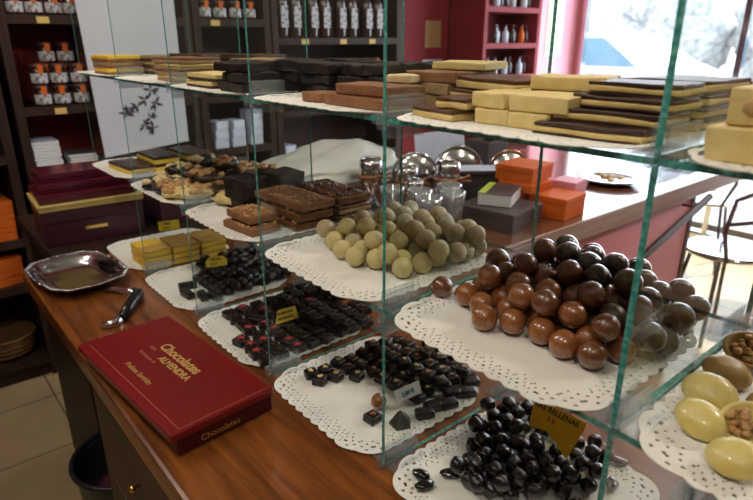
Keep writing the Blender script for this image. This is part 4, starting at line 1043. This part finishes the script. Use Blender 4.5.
for i, (x, y, s) in enumerate(((-1.02, .82, 1.0), (-.93, .91, .85), (-.83, .845, .75), (-.82, .99, 1.0))):
    lobj('silver_goblet', (x, y, .0005), [(a*s, b*s) for a, b in vase], 'silver', 'silver goblet, %s from the left behind the white truffles' % ('first', 'second', 'third', 'fourth')[i], 'goblet', extra=ribbon(.11*s, .046*s, 'milk' if i % 2 else 'cocoa'), group='silver goblets on the bar')
for i, (x, y) in enumerate(((-.73, .90), (-.74, .78), (-.66, .74), (-.82, .74), (-.66, .84))):
    lobj('crystal_tumbler', (x, y, .0005), tumb, 'crystal', 'crystal tumbler, %s of the group behind the truffles' % ('first', 'second', 'third', 'fourth', 'fifth')[i], 'glass', wave=lambda a, j: .05*math.sin(a*9), group='crystal tumblers on the bar')
def upright(x, y, rz, label, R=.085):
    t = thing('silver_dish', label, 'dish', (x, y, .0005), rz, 'upright silver dishes')
    mt4 = Matrix.Translation((0, 0, R+.001)) @ Matrix.Rotation(PI/2-.12, 4, 'X')
    m = MB().lathe([(0, 0), (R*.68, .0), (R*.78, -.010), (R*.97, -.014), (R, -.012), (R*.97, -.017), (R*.76, -.013), (R*.66, -.003), (0, -.003)], n=40, mtx=mt4)
    obj('dish', m, 'silver', t); m = MB().box(-.03, .03, .0, .05, 0, .012, bev=.002); obj('stand', m, 'ink', t)
upright(-.99, 1.00, .8, 'left upright silver dish behind the truffles'); upright(-.90, 1.13, .9, 'middle upright silver dish behind the truffles', .095); upright(-.80, 1.30, 1.0, 'right upright silver dish behind the truffles')
t = thing('paper_roll', 'cream coloured roll lying above the glasses on a box', 'roll', (-1.02, 1.42, .0005))
m = MB().box(-.06, .06, -.06, .06, 0, .17, bev=.003); obj('box_stand', m, 'greybox', t)
m = MB().lathe([(.012, -.03), (.032, -.03), (.035, -.026), (.035, .026), (.032, .03), (.012, .03), (.012, -.03)], (0.02, 0, .206), mtx=Matrix.Rotation(1.2, 4, 'Y') @ Matrix.Rotation(.4, 4, 'X')); obj('roll', m, 'nutpale', t)
# pale plastic bag with blue print
t = thing('plastic_bag', 'pale cloudy plastic bag with small blue print lying on the bar', 'bag', (-1.30, .84, .0005))
m = MB(); tt = bmesh.new(); bmesh.ops.create_icosphere(tt, subdivisions=5, radius=1)
for v in tt.verts:
    c = v.co; k = 1+.16*noise.noise(c*2.2)+.05*noise.noise(c*6)
    prof_ = .5+.5*max(0, min(1, (c.y+1)/1.2))
    v.co = Vector((c.x*.20*k, c.y*.30*k, max(-1, c.z)*.105*k*prof_+.085))
    v.co.z = max(.0, v.co.z)
m.merge(tt); obj('bag_body', m, 'bag', t)
m = MB().box(.200, .204, .06, .105, .105, .135, rz=0); obj('blue_print', m, 'blue', t)
t = thing('white_card', 'white leaning menu card behind the silver goblets', 'card', (-1.14, 1.30, .009)); t.rotation_euler = (0, -.15, -.1)
m = MB().box(-.002, .002, -.13, .13, 0, .19, bev=.0005, seg=1); obj('sheet', m, 'bluewhite', t)
m = MB().prism([(0, 0), (-.05, 0), (0, .12)], -.01, .01, mtx=Matrix.Rotation(PI/2, 4, 'X')); obj('easel', m, 'greybox', t)
# plate with food
t = thing('oval_plate', 'white plate of small pieces near the window end of the bar', 'plate', (-.68, 1.80, .0005), .4); t.scale = (1.35, 1.35, 1.35)
m = MB().lathe([(0, .002), (.05, .002), (.075, .012), (.095, .018), (.097, .016), (.07, .004), (.05, 0), (0, 0)], n=40); obj('plate', m, 'chrome', t)
rn = random.Random(37)
for i in range(9):
    a = rn.uniform(0, 6.28); d = rn.uniform(0, .06)
    m = MB().sphere((0, 0, .009), 1, .018, .013, .009, sub=2, amp=.4, seed=i, fr=2); tag(obj('snack_piece', m, 'nutpale' if i % 2 else 'nut', None, (-.68+d*math.cos(a), 1.80+d*math.sin(a), .009+.003*(i//5)), (0, 0, rn.uniform(0, 3))), '%s snack piece on the white plate, %s' % ('pale' if i % 2 else 'brown', 'on the upper side' if i > 4 else 'at the bottom'), 'snack', 'snack pieces on the plate')

# ------------------------------------------------------------------ bin on the aisle floor
t = thing('waste_bin', 'round black waste bin on the aisle floor before the cabinet', 'bin', (-.925, -.105, -.92)); t.scale = (.9, .9, 1)
m = MB().lathe([(0, .002), (.12, .002), (.15, .40), (.158, .42), (.150, .42), (.143, .40), (.112, .01), (0, .01)], n=44); obj('bucket', m, 'black', t)
m = MB().tube([(.156*math.cos(2*PI*i/44), .156*math.sin(2*PI*i/44), .421) for i in range(44)], .008, n=8, closed=True); obj('rim', m, 'black', t)
m = MB().lathe([(0, .012), (.10, .012), (.135, .30), (.09, .33), (0, .315)], n=30, wave=lambda a, i: .04*math.sin(5*a+i)); obj('liner_bag', m, 'plum', t)

# ------------------------------------------------------------------ café chairs and table near the window
def make_chair():
    t = thing('cafe_chair', '', 'chair')
    m = MB().lathe([(0, .445), (.17, .445), (.19, .452), (.195, .462), (.185, .472), (.10, .470), (0, .466)], n=36); obj('seat', m, 'chrome', t)
    for a in (.7, 2.44, 3.84, 5.58):
        m = MB().tube([(.15*math.cos(a), .15*math.sin(a), .444), (.18*math.cos(a), .18*math.sin(a), .25), (.22*math.cos(a), .22*math.sin(a), .001)], .010); obj('leg', m, 'black', t)
    m = MB().tube([(-.17, -.10, .46), (-.20, -.16, .62), (-.22, -.15, .78), (-.23, 0, .84), (-.22, .15, .78), (-.20, .16, .62), (-.17, .10, .46)], .011); obj('back_frame', m, 'black', t)
    m = MB().tube([(-.205, -.15, .66), (-.235, 0, .68), (-.205, .15, .66)], .010); obj('back_rail', m, 'black', t)
    return reg(t)
ch = make_chair()
for i, (x, y, a, lb) in enumerate(((-.50, 2.72, 2.5, 'round-seated chrome café chair nearest the bar'), (.15, 3.1, .5, 'round-seated café chair right of the nearest one'), (-.98, 3.72, 1.8, 'round-seated café chair close to the window'), (-1.7, 3.5, 0, 'round-seated café chair beyond the bar'))):
    place(ch, (x, y, -.92), (0, 0, a), lb, 'café chairs')
t = thing('cafe_table', 'small round café table by the window', 'table', (-.25, 3.55, -.92))
m = MB().lathe([(0, .72), (.33, .72), (.34, .73), (.34, .745), (0, .745)], n=44); obj('tabletop', m, 'chrome', t)
m = MB().tube([(0, 0, .02), (0, 0, .72)], .025); obj('pole', m, 'black', t)
m = MB().lathe([(0, .001), (.2, .001), (.2, .012), (.03, .03), (0, .03)]); obj('base', m, 'black', t)

def ordn(i, n): return 'leftmost' if i == 0 else ('rightmost' if i == n-1 else ('second', 'third', 'fourth', 'fifth', 'sixth', 'seventh', 'eighth', 'ninth', 'tenth', 'eleventh', 'twelfth', 'thirteenth')[i-1]+' from left')
def finish_labels():
    g = {}
    for o in COL.objects:
        if o.parent is None and 'label' in o.keys() and not o.get('_used', 1) == 0: g.setdefault(o['label'], []).append(o)
    eye = Vector((.4891, -.4228, .5481))
    for l, os_ in g.items():
        if len(os_) < 2: continue
        os_.sort(key=lambda o: (o.location-eye).dot(rt)/(o.location-eye).dot(fw))
        for i, o in enumerate(os_): o['label'] = l+', '+ordn(i, len(os_))
finish_labels()
# ------------------------------------------------------------------ lift everything to real height, clean up
for o in list(COL.objects):
    if '_used' in o.keys():
        if not o['_used']:
            for c in [x for x in COL.objects if x.parent == o]: bpy.data.objects.remove(c)
            bpy.data.objects.remove(o); continue
        del o['_used']
for o in COL.objects:
    if o.parent is None: o.location.z += CZ
